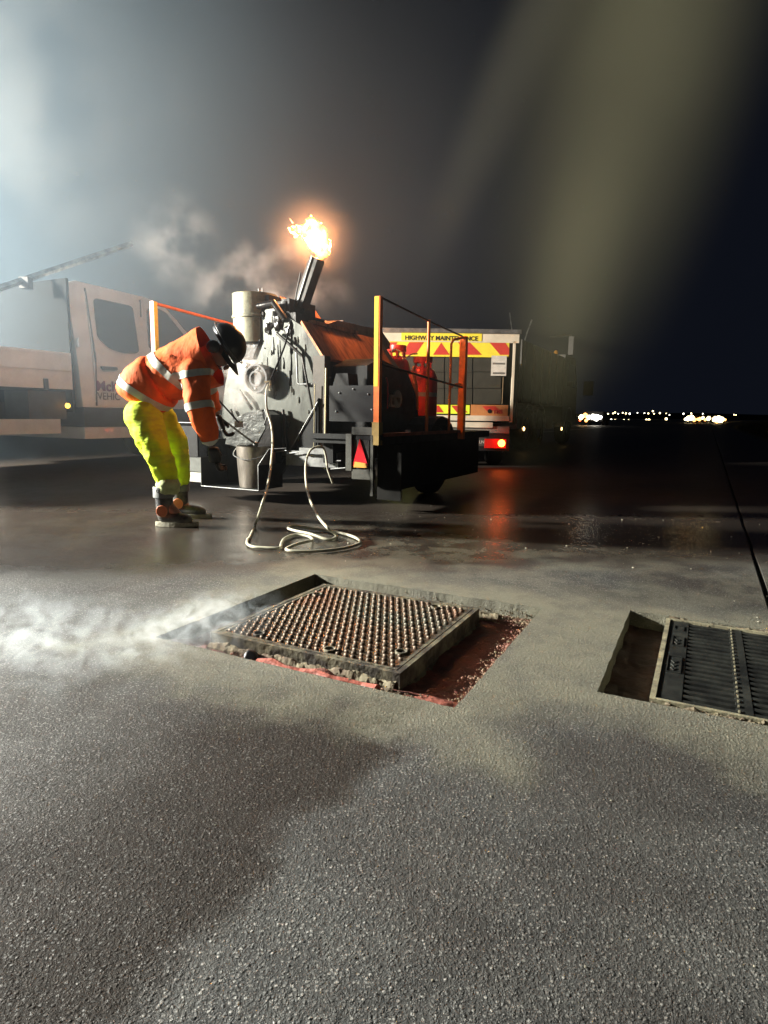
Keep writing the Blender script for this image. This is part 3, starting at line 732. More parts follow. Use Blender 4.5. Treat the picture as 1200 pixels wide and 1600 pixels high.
# bucket in the tray, ladle
bx, bz = trp(379, 757)
br = (trp(403, 740)[0] - trp(354, 740)[0]) / 2
p = tw(bx, TY + .02 + br, 0)
bk = thing('bucket', 'dented silver metal bucket standing in the low tray under the chute', 'bucket', (p.x, p.y, zb + .007), 0)
BKM = M('scuffed_bucket_steel', (.42, .38, .33), .32, .8, col2=(.10, .09, .08), vs=6, bump=.002, bs=18, stretch=(1, 1, .4))
bm = NB(); hgt = trp(379, 700)[1] - zb
lathe(bm, [(0, 0), (br * .86, 0), (br * .88, .01), (br * .97, hgt * .6), (br, hgt), (br * 1.03, hgt + .006), (br * .97, hgt + .004), (br * .94, hgt * .6), (br * .84, .02), (0, .02)], (0, 0, 0), seg=36); build('pail', bm, BKM, bk, angle=.5)
bm = NB(); lathe(bm, [(0, hgt * .9), (br * .955, hgt * .9)], (0, 0, 0), seg=24); build('molten_mastic', bm, BITUMEN, bk)
bm = NB(); tube(bm, spline([(-br, 0, hgt - .01), (-br * 1.05, -br * .5, hgt - .07), (-.2 * br, -br * 1.08, hgt - .10), (br * .7, -br * .85, hgt - .06), (br, 0, hgt - .01)], 6), .004, 6); build('bail_handle', bm, GALV, bk)
a, b = at(338, 648, 4.32), at(399, 694, 4.62)
ld = thing('ladle_rod', 'long steel stirring rod slanting from the raised glove to the bucket rim', 'stirring rod', tuple(b), 0)
bm = NB(); tube(bm, [a - b, (0, 0, 0)], .0075, 8); build('rod', bm, GALV, ld)
bm = NB(); lathe(bm, [(.0, -.015), (.014, -.012), (.018, 0), (.012, .02), (0, .022)], (0, 0, 0), (b - a), 12); build('rod_tip', bm, GALV, ld, smooth=True)
a2, b2 = at(326, 608, 4.4), at(373, 660, 4.6)
o = thing('scraper', 'dark handled scraper held just above the stirring rod', 'scraper', tuple(b2), 0)
bm = NB(); tube(bm, [a2 - b2, (0, 0, 0)], .006, 8); build('handle', bm, DARK, o)
bm = NB(); box(bm, -.03, .03, -.004, .004, -.035, .01); build('blade', bm, GALV, o)

# ------------------------------------------------------------------ flame
FP = at(486, 374, 5.62)
def make_flame():
    m = bpy.data.materials.new('flame_gas'); m.use_nodes = True; n = m.node_tree.nodes; k = m.node_tree.links
    for x in list(n): n.remove(x)
    out = n.new('ShaderNodeOutputMaterial'); pv = n.new('ShaderNodeEmission')
    tc = n.new('ShaderNodeTexCoord'); nz = n.new('ShaderNodeTexNoise'); nz.inputs['Scale'].default_value = 16; nz.inputs['Detail'].default_value = 4
    k.new(tc.outputs['Object'], nz.inputs[0]); mr = n.new('ShaderNodeMapRange'); mr.inputs[1].default_value = .40; mr.inputs[2].default_value = .58; mr.inputs[4].default_value = 480
    k.new(nz.outputs[0], mr.inputs[0]); k.new(mr.outputs[0], pv.inputs['Strength'])
    pv.inputs['Color'].default_value = (1, .27, .03, 1)
    k.new(pv.outputs[0], out.inputs['Volume'])
    t = thing('burner_flame', 'ragged yellow white flame blowing left from the chimney top', 'flame', tuple(FP), 0)
    bm = NB()
    blobs = []
    def lick(pts, rs):
        for i in range(len(pts) - 1):
            a, b = Vector(pts[i]), Vector(pts[i + 1])
            for s in range(5): blobs.append((a.lerp(b, s / 5), rs[i] + (rs[i + 1] - rs[i]) * s / 5))
        blobs.append((Vector(pts[-1]), rs[-1]))
    def q(u, v, dy=0): return at(u, v, 5.62) - FP + Vector((0, dy, 0))
    lick([q(497, 404), q(504, 388), q(500, 372), q(492, 356), q(484, 345)], [.028, .075, .078, .07, .03])
    lick([q(494, 390), q(486, 372), q(477, 360), q(466, 357)], [.04, .062, .05, .014])
    lick([q(480, 366, .03), q(466, 360, .03), q(455, 357, .02), q(451, 354, .02)], [.03, .018, .026, .012])
    lick([q(484, 378, -.03), q(474, 374, -.03), q(467, 372, -.03)], [.025, .013, .007])
    lick([q(506, 395), q(513, 390), q(512, 399)], [.04, .03, .01])
    for u, v in ((478, 349), (495, 348), (504, 360), (508, 374)): lick([q(u, v + 8), q(u - 1, v - 3)], [.035, .010])
    mb = bpy.data.metaballs.new('mb'); mb.resolution = .011; mb.threshold = .3
    for c, r in blobs:
        e = mb.elements.new(); e.co = c; e.radius = r * 1.2
    tmp = bpy.data.objects.new('mbo', mb); COL.objects.link(tmp); bpy.context.view_layer.update()
    me = bpy.data.meshes.new_from_object(tmp.evaluated_get(bpy.context.evaluated_depsgraph_get()))
    bpy.data.objects.remove(tmp)
    for v in me.vertices:
        d = noise.noise_vector(v.co * 18) * .030 + noise.noise_vector(v.co * 48) * .018
        v.co += d
    me.materials.clear()
    link('flame_body', me, m, t, True)
    lamp('flame_light', 'POINT', (0, 0, 0), 92, (1.0, .40, .15), t, .06)
    for u, v, s in ((455, 345, .018), (499, 412, .010), (500, 421, .010), (497, 416, .006)):
        p = q(u, v); bm = NB(); tube(bm, [p + Vector((-s * .7, 0, s)), p + Vector((s * .7, 0, -s))], [.001, .004], 6)
        build('spark', bm, M('spark_glow', (1, .4, .2), .5, emit=(1, .42, .22), es=6), t)
make_flame()

# ------------------------------------------------------------------ gas bottles, hoses
def bottle(name, label, x, y, z, r, h, lean=0):
    p = tw(x, y, z); t = thing(name, label, 'gas cylinder', tuple(p), 0, 'red gas cylinders on the trailer')
    bm = NB(); lathe(bm, [(0, .01), (r * .85, 0), (r * .9, .02), (r, .05), (r, h * .74), (r * .96, h * .80), (r * .8, h * .88), (r * .5, h * .93), (r * .25, h * .95), (0, h * .95)], (0, 0, 0), seg=32); b = build('shell', bm, REDP, t, angle=.8)
    bm = NB(); lathe(bm, [(r * 1.004, h * .50), (r * 1.004, h * .56)], (0, 0, 0), seg=32); build('grey_band', bm, M('grey_label', (.25, .23, .22), .5), b)
    bm = NB()
    for k in range(3):
        a = k * 2.1 + .4; box(bm, r * .55 * math.cos(a) - .012, r * .55 * math.cos(a) + .012, r * .55 * math.sin(a) - .012, r * .55 * math.sin(a) + .012, h * .86, h * 1.02)
    build('guard_post', bm, REDP, t)
    bm = NB(); lathe(bm, [(r * .6, h * 1.0), (r * .64, h * 1.0), (r * .64, h * 1.08), (r * .6, h * 1.08)], (0, 0, 0), seg=24); build('collar', bm, REDP, t, angle=.5)
    bm = NB(); lathe(bm, [(.018, h * .94), (.02, h * .99), (.014, h * 1.0), (.014, h * 1.03), (.024, h * 1.035), (.024, h * 1.05), (0, h * 1.052)], (0, 0, 0), seg=12); v = build('valve', bm, M('brass', (.5, .35, .12), .35, .8), t)
    return t
x, z = tp(661, 560, 1.9)
bottle('gas_cylinder', 'large red gas cylinder standing on the trailer deck behind the thin post', x, 1.9, .566, .153, .68)
x, z = tp(618, 560, 2.25)
bottle('gas_cylinder', 'second red gas cylinder half hidden behind the hopper lid', x, 2.3, .566, .15, .84)
bm = NB(); a = at(613, 553, 6.3); pts = [at(652, 553, 6.35), at(645, 553, 6.3), at(636, 558, 6.25), at(630, 562, 6.25), at(628, 552, 6.3), at(618, 546, 6.35), at(612, 550, 6.35)]
tag(build('gas_hose', NB() if False else tube(bm, spline(pts, 5), .007, 8), M('tan_hose', (.45, .36, .24), .5), smooth=True), 'thin tan gas hose looping between the two red cylinders', 'gas hose')
pts = [at(648, 573, 5.75), at(644, 588, 5.7), at(652, 600, 5.7), at(650, 630, 5.75), at(652, 660, 5.8)]
bm = NB(); tube(bm, spline([at(647, 572, 5.6), at(646, 585, 5.6), at(648, 600, 5.6)], 5), [.012] * 5 + [.018] * 4 + [.022, .024], 8)
g = build('torch_lance', bm, M('orange_hose', (.75, .22, .08), .4), smooth=True)
tag(g, 'orange gas torch handle hung by the red gas cylinder', 'gas torch')
bm = NB(); tube(bm, spline([at(648, 600, 5.6), at(651, 618, 5.6), at(652, 640, 5.6)], 5), [.022, .02, .018, .016, .012, .01, .01, .01, .01, .01, .01], 8); build('nozzle', bm, MATS['orange_hose'], g, smooth=True)

def z3(x, y): return 400 + x / 3.3333, 560 + y / 3.3333
hp = [at(452, 512, 4.95), at(445, 540, 4.9), at(432, 572, 4.82), at(420, 600, 4.75), at(416, 612, 4.7), at(417, 640, 4.66), at(424, 665, 4.6), at(426, 690, 4.5), at(424, 720, 4.3), at(419, 755, 4.0), at(409, 790, 3.7)]
hg = [(398, 822), (388, 842)] 
seq = [(-42, 940), (-45, 965), (-20, 980), (30, 986), (120, 988), (132, 965), (150, 938), (200, 920), (268, 925), (295, 945), (272, 970), (215, 984), (160, 992), (175, 1003), (240, 1006), (350, 1002), (460, 988), (532, 968), (544, 953), (515, 932), (430, 906), (330, 891), (200, 888), (168, 898), (200, 912), (290, 932), (370, 944), (410, 936), (416, 918)]
gp = [gnd(398, 822, .012), gnd(389, 842, .012)] + [gnd(*z3(x, y), .012) for x, y in seq]
for i in (14, 15): gp[i].z = .014
for i in range(3, 6): gp[i].z = .012
for i in (12, 13): gp[i].z = .03
for i in (24, 25, 26, 27): gp[i].z = .03
up = [at(*z3(375, 885), 3.45), at(*z3(312, 805), 3.8), at(*z3(268, 690), 4.2), at(*z3(258, 570), 4.45), at(*z3(272, 500), 4.55), at(*z3(300, 466), 4.6), at(*z3(345, 462), 4.62), at(*z3(362, 500), 4.62), at(*z3(372, 570), 4.6), at(*z3(385, 610), 4.6), at(*z3(400, 650), 4.62)]
bm = NB(); tube(bm, spline(hp[3:] + gp + up, 6), .0085, 10)
o = build('ground_hose', bm, M('pale_hose', (.55, .54, .42), .38, var=.25, vs=20), smooth=True)
tag(o, 'pale grey hose coiled in loops on the road below the trailer', 'hose')
bm = NB(); tube(bm, spline(hp[:4], 5), .007, 8); build('upper_cable', bm, RUBBER, o, smooth=True)
bm = NB()
tube(bm, [hp[3] + Vector((-.03, -.01, .012)), hp[3] + Vector((.01, -.01, .018)), hp[3] + Vector((.012, -.01, -.05))], .011, 8); build('hose_fitting', bm, M('fitting_brass', (.5, .45, .3), .35, .7), o)

# ------------------------------------------------------------------ the worker
PY = 3.93
def P_(u, v, d=0.0): return at(u, v, PY + d)
PO = Vector((P_(258, 820).x, PY + .12, 0))
W_ = thing('person', 'worker in orange hi-vis jacket and yellow trousers bending over the bucket at the boiler', 'person', tuple(PO), 0)
def skin(name, nodes, edges, mat, sub=2, parent=W_, root=0, disp=0.0, ds=8.0, smooth=True, mod=None):
    me = bpy.data.meshes.new(name)
    keys = list(nodes); idx = {k_: i for i, k_ in enumerate(keys)}
    me.from_pydata([Vector(nodes[k_][0]) - PO for k_ in keys], [(idx[a], idx[b]) for a, b in edges], [])
    tmp = bpy.data.objects.new('tmp', me); COL.objects.link(tmp)
    sm = tmp.modifiers.new('s', 'SKIN'); sm.branch_smoothing = .6; sm.use_smooth_shade = True
    for i, k_ in enumerate(keys):
        r = nodes[k_][1]; r = (r, r) if not isinstance(r, tuple) else r
        me.skin_vertices[0].data[i].radius = r
        me.skin_vertices[0].data[i].use_root = (i == root)
    ss = tmp.modifiers.new('u', 'SUBSURF'); ss.levels = sub; ss.render_levels = sub
    bpy.context.view_layer.update()
    m2 = bpy.data.meshes.new_from_object(tmp.evaluated_get(bpy.context.evaluated_depsgraph_get()))
    bpy.data.objects.remove(tmp)
    m2.materials.clear()
    if disp:
        m2.update()
        ns = [v.normal.copy() for v in m2.vertices]
        for v, n_ in zip(m2.vertices, ns):
            f = noise.fractal(Vector((v.co.x * ds, v.co.y * ds, v.co.z * ds * .6)), 1, 2, 3)
            f2 = 1 - abs(noise.noise(Vector((v.co.x * ds * 1.7 + 9, v.co.y * ds * 1.7, v.co.z * ds * .8)))) * 2
            v.co += n_ * disp * (f + .5 * f2)
    if mod: mod(m2)
    return link(name, m2, mat, parent, True)
SKINM = M('skin', (.38, .21, .15), .5, var=.2, vs=20)
HV = M('orange_hivis_cloth', (.97, .15, .012), .75, col2=(.62, .085, .02), vs=5, bump=.016, bs=10, stretch=(1, 1, .5), thr=(.45, .7))
YV = M('yellow_hivis_cloth', (.74, .98, .015), .75, col2=(.40, .52, .05), vs=5, bump=.018, bs=11, stretch=(.5, .5, 1.6), thr=(.48, .7))
BOOT = M('black_boot_leather', (.04, .042, .046), .42, col2=(.16, .15, .12), vs=14, bump=.003)
GLOVE = M('tarry_glove', (.022, .022, .024), .55, var=.5, vs=20, bump=.002)
REFL = M('silver_reflective_tape', (.62, .62, .55), .4, .25, var=.15, vs=30)
J = dict(
    pelv=(P_(222, 622, .10), (.125, .135)), waist=(P_(252, 592, .10), (.135, .15)), chest=(P_(288, 572, .10), (.14, .165)), neck=(P_(322, 556, .10), .062), head=(P_(343, 548, .09), .075), jaw=(P_(352, 566, .08), .055),
    rsh=(P_(308, 580, -.08), .07), rel=(P_(312, 640, -.13), .05), rwr=(P_(332, 692, -.04), .034),
    lsh=(P_(316, 574, .27), .07), lel=(P_(322, 615, .36), .05), lwr=(P_(341, 650, .38), .034),
    rhip=(P_(222, 645, .01), .095), rkn=(P_(250, 706, -.02), .062), ran=(P_(259, 786, .0), .045), rtoe=(P_(284, 812, .0), .035),
    lhip=(P_(240, 645, .22), .095), lkn=(P_(274, 706, .27), .055), lan=(P_(281, 780, .33), .040), ltoe=(P_(300, 803, .33), .03))
body_e = [('pelv', 'waist'), ('waist', 'chest'), ('chest', 'neck'), ('neck', 'head'), ('head', 'jaw'), ('chest', 'rsh'), ('rsh', 'rel'), ('rel', 'rwr'), ('chest', 'lsh'), ('lsh', 'lel'), ('lel', 'lwr'),
          ('pelv', 'rhip'), ('rhip', 'rkn'), ('rkn', 'ran'), ('ran', 'rtoe'), ('pelv', 'lhip'), ('lhip', 'lkn'), ('lkn', 'lan'), ('lan', 'ltoe')]
Bn = {k_: (v[0], (v[1][0] * .86, v[1][1] * .86) if isinstance(v[1], tuple) else v[1] * .86) for k_, v in J.items()}
Bn['head'] = (J['head'][0], .082)
skin('body', Bn, body_e, SKINM, 1)
# jacket
Jn = dict(hem=(P_(214, 634, .10), (.128, .155)), pelv=(P_(222, 614, .10), (.172, .185)), waist=(P_(248, 594, .10), (.200, .20)), chest=(P_(283, 573, .10), (.198, .20)), up=(P_(308, 564, .10), (.130, .155)), coll=(P_(341, 556, .10), (.098, .102)),
          rsh=(P_(305, 583, -.07), .098), rup=(P_(308, 612, -.11), .088), rel=(P_(313, 640, -.13), .078), rfo=(P_(322, 668, -.10), .066), rcuf=(P_(331, 694, -.05), .052),
          lsh=(P_(312, 576, .27), .095), lel=(P_(322, 613, .36), .078), lcuf=(P_(338, 646, .38), .052))
je = [('hem', 'pelv'), ('pelv', 'waist'), ('waist', 'chest'), ('chest', 'up'), ('up', 'coll'), ('up', 'rsh'), ('rsh', 'rup'), ('rup', 'rel'), ('rel', 'rfo'), ('rfo', 'rcuf'), ('up', 'lsh'), ('lsh', 'lel'), ('lel', 'lcuf')]
jacket = skin('jacket', Jn, je, HV, 3, root=3, disp=.014, ds=9)
def band(src, p, n_, w, off=.004, near=None, rmax=9, name='reflective_band'):
    p = Vector(p) - PO; n_ = Vector(n_).normalized()
    bm = NB(); bm.from_mesh(src.data)
    if near is not None:
        c = Vector(near) - PO
        bmesh.ops.delete(bm, geom=[f for f in bm.faces if (f.calc_center_median() - c).length > rmax], context='FACES')
    for s in (1, -1):
        g = bm.verts[:] + bm.edges[:] + bm.faces[:]
        bmesh.ops.bisect_plane(bm, geom=g, plane_co=p + n_ * s * w / 2, plane_no=n_ * s, clear_outer=True)
    todo, best = set(bm.verts), []
    while todo:
        st, isl = [todo.pop()], []
        while st:
            v = st.pop(); isl.append(v)
            for e_ in v.link_edges:
                w2 = e_.other_vert(v)
                if w2 in todo: todo.discard(w2); st.append(w2)
        ext = lambda q: sum(max(v.co[i] for v in q) - min(v.co[i] for v in q) for i in range(3)) if q else 0
        if ext(isl) > ext(best): best = isl
    keep = set(best); bmesh.ops.delete(bm, geom=[v for v in bm.verts if v not in keep], context='VERTS')
    bm.normal_update()
    for v in bm.verts: v.co += v.normal * off
    return build(name, bm, REFL, jacket, smooth=True)
def along(a, b, t): return Jn[a][0].lerp(Jn[b][0], t), Jn[b][0] - Jn[a][0]
pp, dd = along('pelv', 'waist', .0); band(jacket, P_(228, 616, .1), P_(252, 590, .1) - P_(222, 640, .1), .045)
band(jacket, P_(263, 575, .1), P_(300, 540, .1) - P_(270, 575, .1) + Vector((.02, 0, .02)), .045, near=P_(262, 575, .1), rmax=.30)
pp, dd = along('rup', 'rel', .85); band(jacket, pp, dd, .042, near=pp, rmax=.15)
pp, dd = along('rsh', 'rup', .05); band(jacket, pp, Vector((.15, 0, -1)), .042, near=pp, rmax=.135)
pp, dd = along('rfo', 'rcuf', .80); band(jacket, pp, dd, .038, near=pp, rmax=.11)
pp, dd = along('lsh', 'lel', .8); band(jacket, pp, dd, .042, near=pp, rmax=.14)
# trousers
Tn = dict(pelv=(P_(232, 616, .11), (.085, .10)), rhip=(P_(220, 646, .02), .122), rth=(P_(234, 678, -.01), .102), rkn=(P_(247, 708, -.02), .084), rca=(P_(258, 738, -.01), .070), ran=(P_(262, 763, .0), .060),
          lhip=(P_(244, 646, .22), .118), lth=(P_(264, 680, .25), .098), lkn=(P_(277, 710, .28), .080), lca=(P_(281, 738, .30), .064), lan=(P_(284, 760, .32), .056))
te = [('pelv', 'rhip'), ('rhip', 'rth'), ('rth', 'rkn'), ('rkn', 'rca'), ('rca', 'ran'), ('pelv', 'lhip'), ('lhip', 'lth'), ('lth', 'lkn'), ('lkn', 'lca'), ('lca', 'lan')]
trous = skin('trousers', Tn, te, YV, 3, disp=.014, ds=14)
# boots
def boot(a, yoff, name='boot'):
    u, v = a
    A0 = P_(u, v, yoff); base = Vector((A0.x, A0.y, 0))
    nodes = dict(top=(base + Vector((.0, 0, .275)), (.062, .06)), mid=(base + Vector((.0, 0, .18)), (.058, .056)), ank=(base + Vector((.005, 0, .10)), (.058, .052)), heel=(base + Vector((-.005, 0, .055)), (.055, .045)),
                 ball=(base + Vector((.11, -.01, .048)), (.042, .048)), toe=(base + Vector((.185, -.015, .042)), (.034, .040)))
    o = skin(name, nodes, [('top', 'mid'), ('mid', 'ank'), ('ank', 'heel'), ('heel', 'ball'), ('ball', 'toe')], BOOT, 2)
    b = base - PO
    bm = NB()
    out = []
    for t_ in range(24):
        an = 2 * math.pi * t_ / 24
        x_ = .080 + .138 * math.cos(an); w_ = .040 + .008 * math.cos(an) - .006 * math.cos(2 * an)
        out.append((b.x + x_, b.y - .008 + w_ * math.sin(an)))
    lo = [bm.verts.new((x_, y_, .002)) for x_, y_ in out]; hi = [bm.verts.new((x_, y_, .030)) for x_, y_ in out]
    bm.faces.new(lo); bm.faces.new(hi)
    for i in range(24): bm.faces.new((lo[i], lo[(i + 1) % 24], hi[(i + 1) % 24], hi[i]))
    build('sole', bm, M('pale_muddy_sole', (.42, .40, .30), .7, col2=(.2, .19, .15), vs=25, bump=.003), o, bevel=.006)
    # round orange ankle patch, cuff strap and two eyelets
    bm = NB(); lathe(bm, [(0, .004), (.034, .003), (.036, 0)], (b.x + .004, b.y - .060, .105), (0, -1, .05), 24); build('round_patch', bm, M('orange_patch', (.9, .28, .12), .5, var=.2), o)
    bm = NB(); lathe(bm, [(.062, .185), (.065, .188), (.065, .25), (.062, .255)], (b.x, b.y, 0), seg=24); s_ = build('ankle_strap', bm, M('grey_strap', (.20, .21, .21), .5, var=.3), o, angle=.6)
    for dx in (-.014, .018):
        bm = NB(); lathe(bm, [(.005, .002), (.010, .003), (.010, 0)], (b.x + dx, b.y - .064, .232), (0, -1, 0), 14); build('eyelet', bm, GALV, s_)
    return o
boot((257, 800), .0); boot((282, 800), .33)
bm = NB(); c = P_(263, 760, 0) - PO; lathe(bm, [(.060, -.045), (.074, -.03), (.070, -.01), (.078, .01), (.070, .03), (.062, .05)], (c.x - .003, c.y, c.z), seg=20)
for v in bm.verts: v.co += noise.noise_vector(v.co * 18) * .008
build('bunched_cuff', bm, M('faded_cuff', (.55, .62, .30), .7, var=.3, vs=16, bump=.004), trous, smooth=True)
# gloves: palm with five separate bent fingers
def glove(wrist, d, pn, curl=.9, s=1.0):
    d = Vector(d).normalized(); pn = Vector(pn).normalized(); side = d.cross(pn).normalized()
    wv = Vector(wrist)
    nodes = {'w': (wv, (.036 * s, .030 * s)), 'w2': (wv + d * .035 * s, (.034 * s, .024 * s)), 'p': (wv + d * .085 * s, (.042 * s, .022 * s)), 'k': (wv + d * .105 * s, (.038 * s, .018 * s))}
    o = skin('glove', nodes, [('w', 'w2'), ('w2', 'p'), ('p', 'k')], GLOVE, 2)
    for i, (off, ln) in enumerate(((-.030, .070), (-.010, .080), (.010, .075), (.030, .058))):
        p0 = wv + d * .085 * s + side * off * s; dir_ = d.copy(); pts = {'a': (p0, .0105 * s)}; es = []; prev = 'a'
        for q_, key in enumerate('bcd'):
            dir_ = (Matrix.Rotation(curl * (.55 + .2 * q_), 3, side) @ dir_).normalized()
            seg = ln * (.46, .32, .24)[q_] * s * 1.15
            p0 = p0 + dir_ * seg if q_ else p0 + d * .028 * s + dir_ * seg * .7
            pts[key] = (p0, (.0105 - .001 * q_) * s); es.append((prev, key)); prev = key
        skin('finger', pts, es, GLOVE, 1, parent=o)
    p0 = wv + d * .035 * s - side * .028 * s
    t1 = p0 + (d * .5 - side * .7 + pn * .3).normalized() * .035 * s; t2 = t1 + (d * .8 - side * .1 + pn * .5).normalized() * .032 * s; t3 = t2 + (d * .7 + side * .4 + pn * .4).normalized() * .022 * s
    skin('thumb', {'a': (p0, .014 * s), 'b': (t1, .013 * s), 'c': (t2, .0115 * s), 'd': (t3, .010 * s)}, [('a', 'b'), ('b', 'c'), ('c', 'd')], GLOVE, 1, parent=o)
    return o
rw0 = P_(333, 698, -.045)
glove(rw0, P_(338, 728, .02) - rw0, Vector((1, .3, .1)), .8, 1.12)
lw0 = P_(339, 648, .385)
glove(lw0, P_(348, 672, .40) - lw0, Vector((1, .2, .3)), 1.0, 1.12)
# black helmet with visor, ear defenders, face
hc = P_(349, 541, .09) - PO
tilt = Matrix.Rotation(rad(58), 4, 'Y')
HM = M('black_helmet_shell', (.016, .017, .02), .36, coat=.15, bump=.0008, bs=20)
bm = NB(); bmesh.ops.create_uvsphere(bm, u_segments=32, v_segments=20, radius=1)
bmesh.ops.delete(bm, geom=[v for v in bm.verts if v.co.z < -.22], context='VERTS')
for v in bm.verts:
    v.co = Vector((v.co.x * .132, v.co.y * .108, v.co.z * .112)); v.co.z += .03
    v.co = (tilt @ v.co.to_4d()).to_3d() + hc
bmesh.ops.solidify(bm, geom=bm.faces[:], thickness=.004)
hel = build('helmet', bm, HM, W_, smooth=True)
bm = NB(); ring = []
for k_ in range(25):
    a = -1.25 + 2.5 * k_ / 24
    ring.append(((.138 * math.cos(a), .112 * math.sin(a)), (.195 * math.cos(a) * 1.0, .125 * math.sin(a))))
vi = [bm.verts.new((tilt @ Vector((a[0], a[1], .004)).to_4d()).to_3d() + hc) for a, b in ring]; vo_ = [bm.verts.new((tilt @ Vector((b[0], b[1], -.02)).to_4d()).to_3d() + hc) for a, b in ring]
for k_ in range(24): bm.faces.new((vi[k_], vi[k_ + 1], vo_[k_ + 1], vo_[k_]))
bmesh.ops.solidify(bm, geom=bm.faces[:], thickness=.004); build('peak', bm, HM, hel, smooth=True)
for sy in (-1, 1):
    bm = NB(); lathe(bm, [(0, .038), (.028, .036), (.038, .024), (.040, 0), (.034, -.01)], (tilt @ Vector((-.005, sy * .108, -.035)).to_4d()).to_3d() + hc, (0, sy, 0), 20)
    build('ear_defender', bm, M('grey_black_plastic', (.03, .03, .033), .35), hel, smooth=True)
bm = NB(); tube(bm, [(tilt @ Vector((.145 * math.cos(a), .118 * math.sin(a), .04)).to_4d()).to_3d() + hc for a in [2 * math.pi * k_ / 24 for k_ in range(25)]], .004, 6, caps=False); build('helmet_band', bm, MATS['grey_black_plastic'], hel, smooth=True)
def hl(x, y, z): return (tilt @ Vector((x, y, z)).to_4d()).to_3d() + hc + PO
fc = skin('face', {'a': (hl(.02, 0, -.01), (.085, .098)), 'b': (hl(.035, 0, -.07), (.072, .082)), 'c': (hl(.05, 0, -.115), (.045, .05))}, [('a', 'b'), ('b', 'c')], SKINM, 2)
fe = [('nose', (.118, 0, -.055), (.014, .013, .022), SKINM), ('eye', (.104, .03, -.032), (.010, .012, .009), M('eye_white', (.6, .58, .55), .2)), ('eye', (.104, -.03, -.032), (.010, .012, .009), None), ('mouth', (.103, 0, -.092), (.010, .024, .007), M('lips', (.3, .12, .1), .5)), ('ear', (.0, .088, -.05), (.018, .010, .030), SKINM), ('ear', (.0, -.088, -.05), (.018, .010, .030), SKINM)]
for nm, c_, r_, mm in fe:
    bm = NB(); bmesh.ops.create_uvsphere(bm, u_segments=12, v_segments=8, radius=1)
    for v in bm.verts: v.co = hl(c_[0] + v.co.x * r_[0], c_[1] + v.co.y * r_[1], c_[2] + v.co.z * r_[2]) - PO
    build(nm, bm, mm or MATS['eye_white'], fc, smooth=True)
bd = skin('beard', {'a': (hl(.045, 0, -.105), (.060, .066)), 'b': (hl(.065, 0, -.130), (.040, .045))}, [('a', 'b')], M('dark_beard', (.02, .016, .013), .8, bump=.006, bs=60), 2, parent=fc)
sc_ = skin('neck_snood', {'a': (P_(326, 557, .10), .085), 'b': (P_(340, 558, .095), .080)}, [('a', 'b')], M('black_snood', (.02, .02, .022), .8, bump=.004, bs=30), 2)

# ------------------------------------------------------------------ van on the left
V0 = (-3.55, 7.35)
VN = thing('crew_van', 'white crew cab tipper van with lettered door, lit pink by the flame', 'van', (V0[0], V0[1], 0), -YAW)
def vbox(name, mat, x0, x1, y0, y1, z0, z1, parent=VN, bevel=.004):
    bm = NB(); box(bm, x0, x1, y0, y1, z0, z1); return build(name, bm, mat, parent, bevel=bevel)
prof = [(.06, .76), (.03, 1.2), (.0, 2.08), (.03, 2.16), (.12, 2.19), (1.15, 2.17), (1.45, 2.10), (1.65, 1.95), (2.15, 1.42), (2.75, 1.22), (2.98, 1.05), (3.02, .76)]
bm = NB(); prism_x(bm, prof, -1.98, 0.0)
for v in bm.verts:      # sides lean in above the waist
    k_ = max(0, v.co.z - 1.35) * .11; v.co.x += -k_ if v.co.x > -.9 else k_
cab = build('cab_body', bm, VANW, VN, bevel=.025)
vbox('lower_cladding', VPLAST, -1.96, -.004, .07, 3.0, .53, .757); vbox('sill', VANW, -1.97, .0, .06, 2.2, .39, .526, bevel=.02)
def vside(name, px, mat, x0=.0, th=.012, parent=VN, bev=0):
    pts = [Sd(u, v, -.03, V0) for u, v in px]
    bm = NB(); prism_x(bm, pts, x0 - .01, x0 + th)
    for v in bm.verts: v.co.x -= max(0, v.co.z - 1.35) * .11
    return build(name, bm, mat, parent, bevel=bev)
def rounded(px, r=8, n=5):
    out = []; N_ = len(px)
    for i in range(N_):
        p0, p1, p2 = Vector(px[i - 1]), Vector(px[i]), Vector(px[(i + 1) % N_])
        a = p1 + (p0 - p1).normalized() * min(r, (p0 - p1).length * .45); b = p1 + (p2 - p1).normalized() * min(r, (p2 - p1).length * .45)
        for k_ in range(n + 1):
            t_ = k_ / n; out.append(tuple((1 - t_) ** 2 * a + 2 * t_ * (1 - t_) * p1 + t_ * t_ * b))
    return out
door = vside('rear_door', rounded([(136, 449), (222, 468), (221, 634), (147, 634), (144, 560)], 6), VANW, .0, .008)
vside('rear_door_window', rounded([(149, 465), (210, 478), (215, 552), (190, 552), (170, 545), (152, 528)], 7), VGLASS, .006, .008, door)
fd = vside('front_door', rounded([(226, 470), (240, 474), (262, 481), (300, 528), (302, 634), (226, 634)], 5), VANW, .0, .008)
vside('front_door_window', rounded([(232, 482), (246, 480), (262, 488), (290, 527), (290, 545), (232, 545)], 5), VGLASS, .006, .008, fd)
for px in ([(136, 449), (138, 449), (147, 560), (149, 634), (147, 634), (145, 560)], [(222, 468), (224, 468), (224, 634), (222, 634)]):
    vside('door_gap', px, VPLAST, .001, .009)
a, b = Sd(155, 577, 0, V0), Sd(180, 573, 0, V0)
bm = NB(); prism_x(bm, [Sd(u, v, 0, V0) for u, v in rounded([(155, 572), (180, 574), (180, 579), (158, 578)], 2)], .008, .045); build('door_handle', bm, VPLAST, door, bevel=.006)
PURP = M('purple_lettering', (.16, .03, .10), .5); GREYL = M('grey_lettering', (.12, .12, .12), .5)
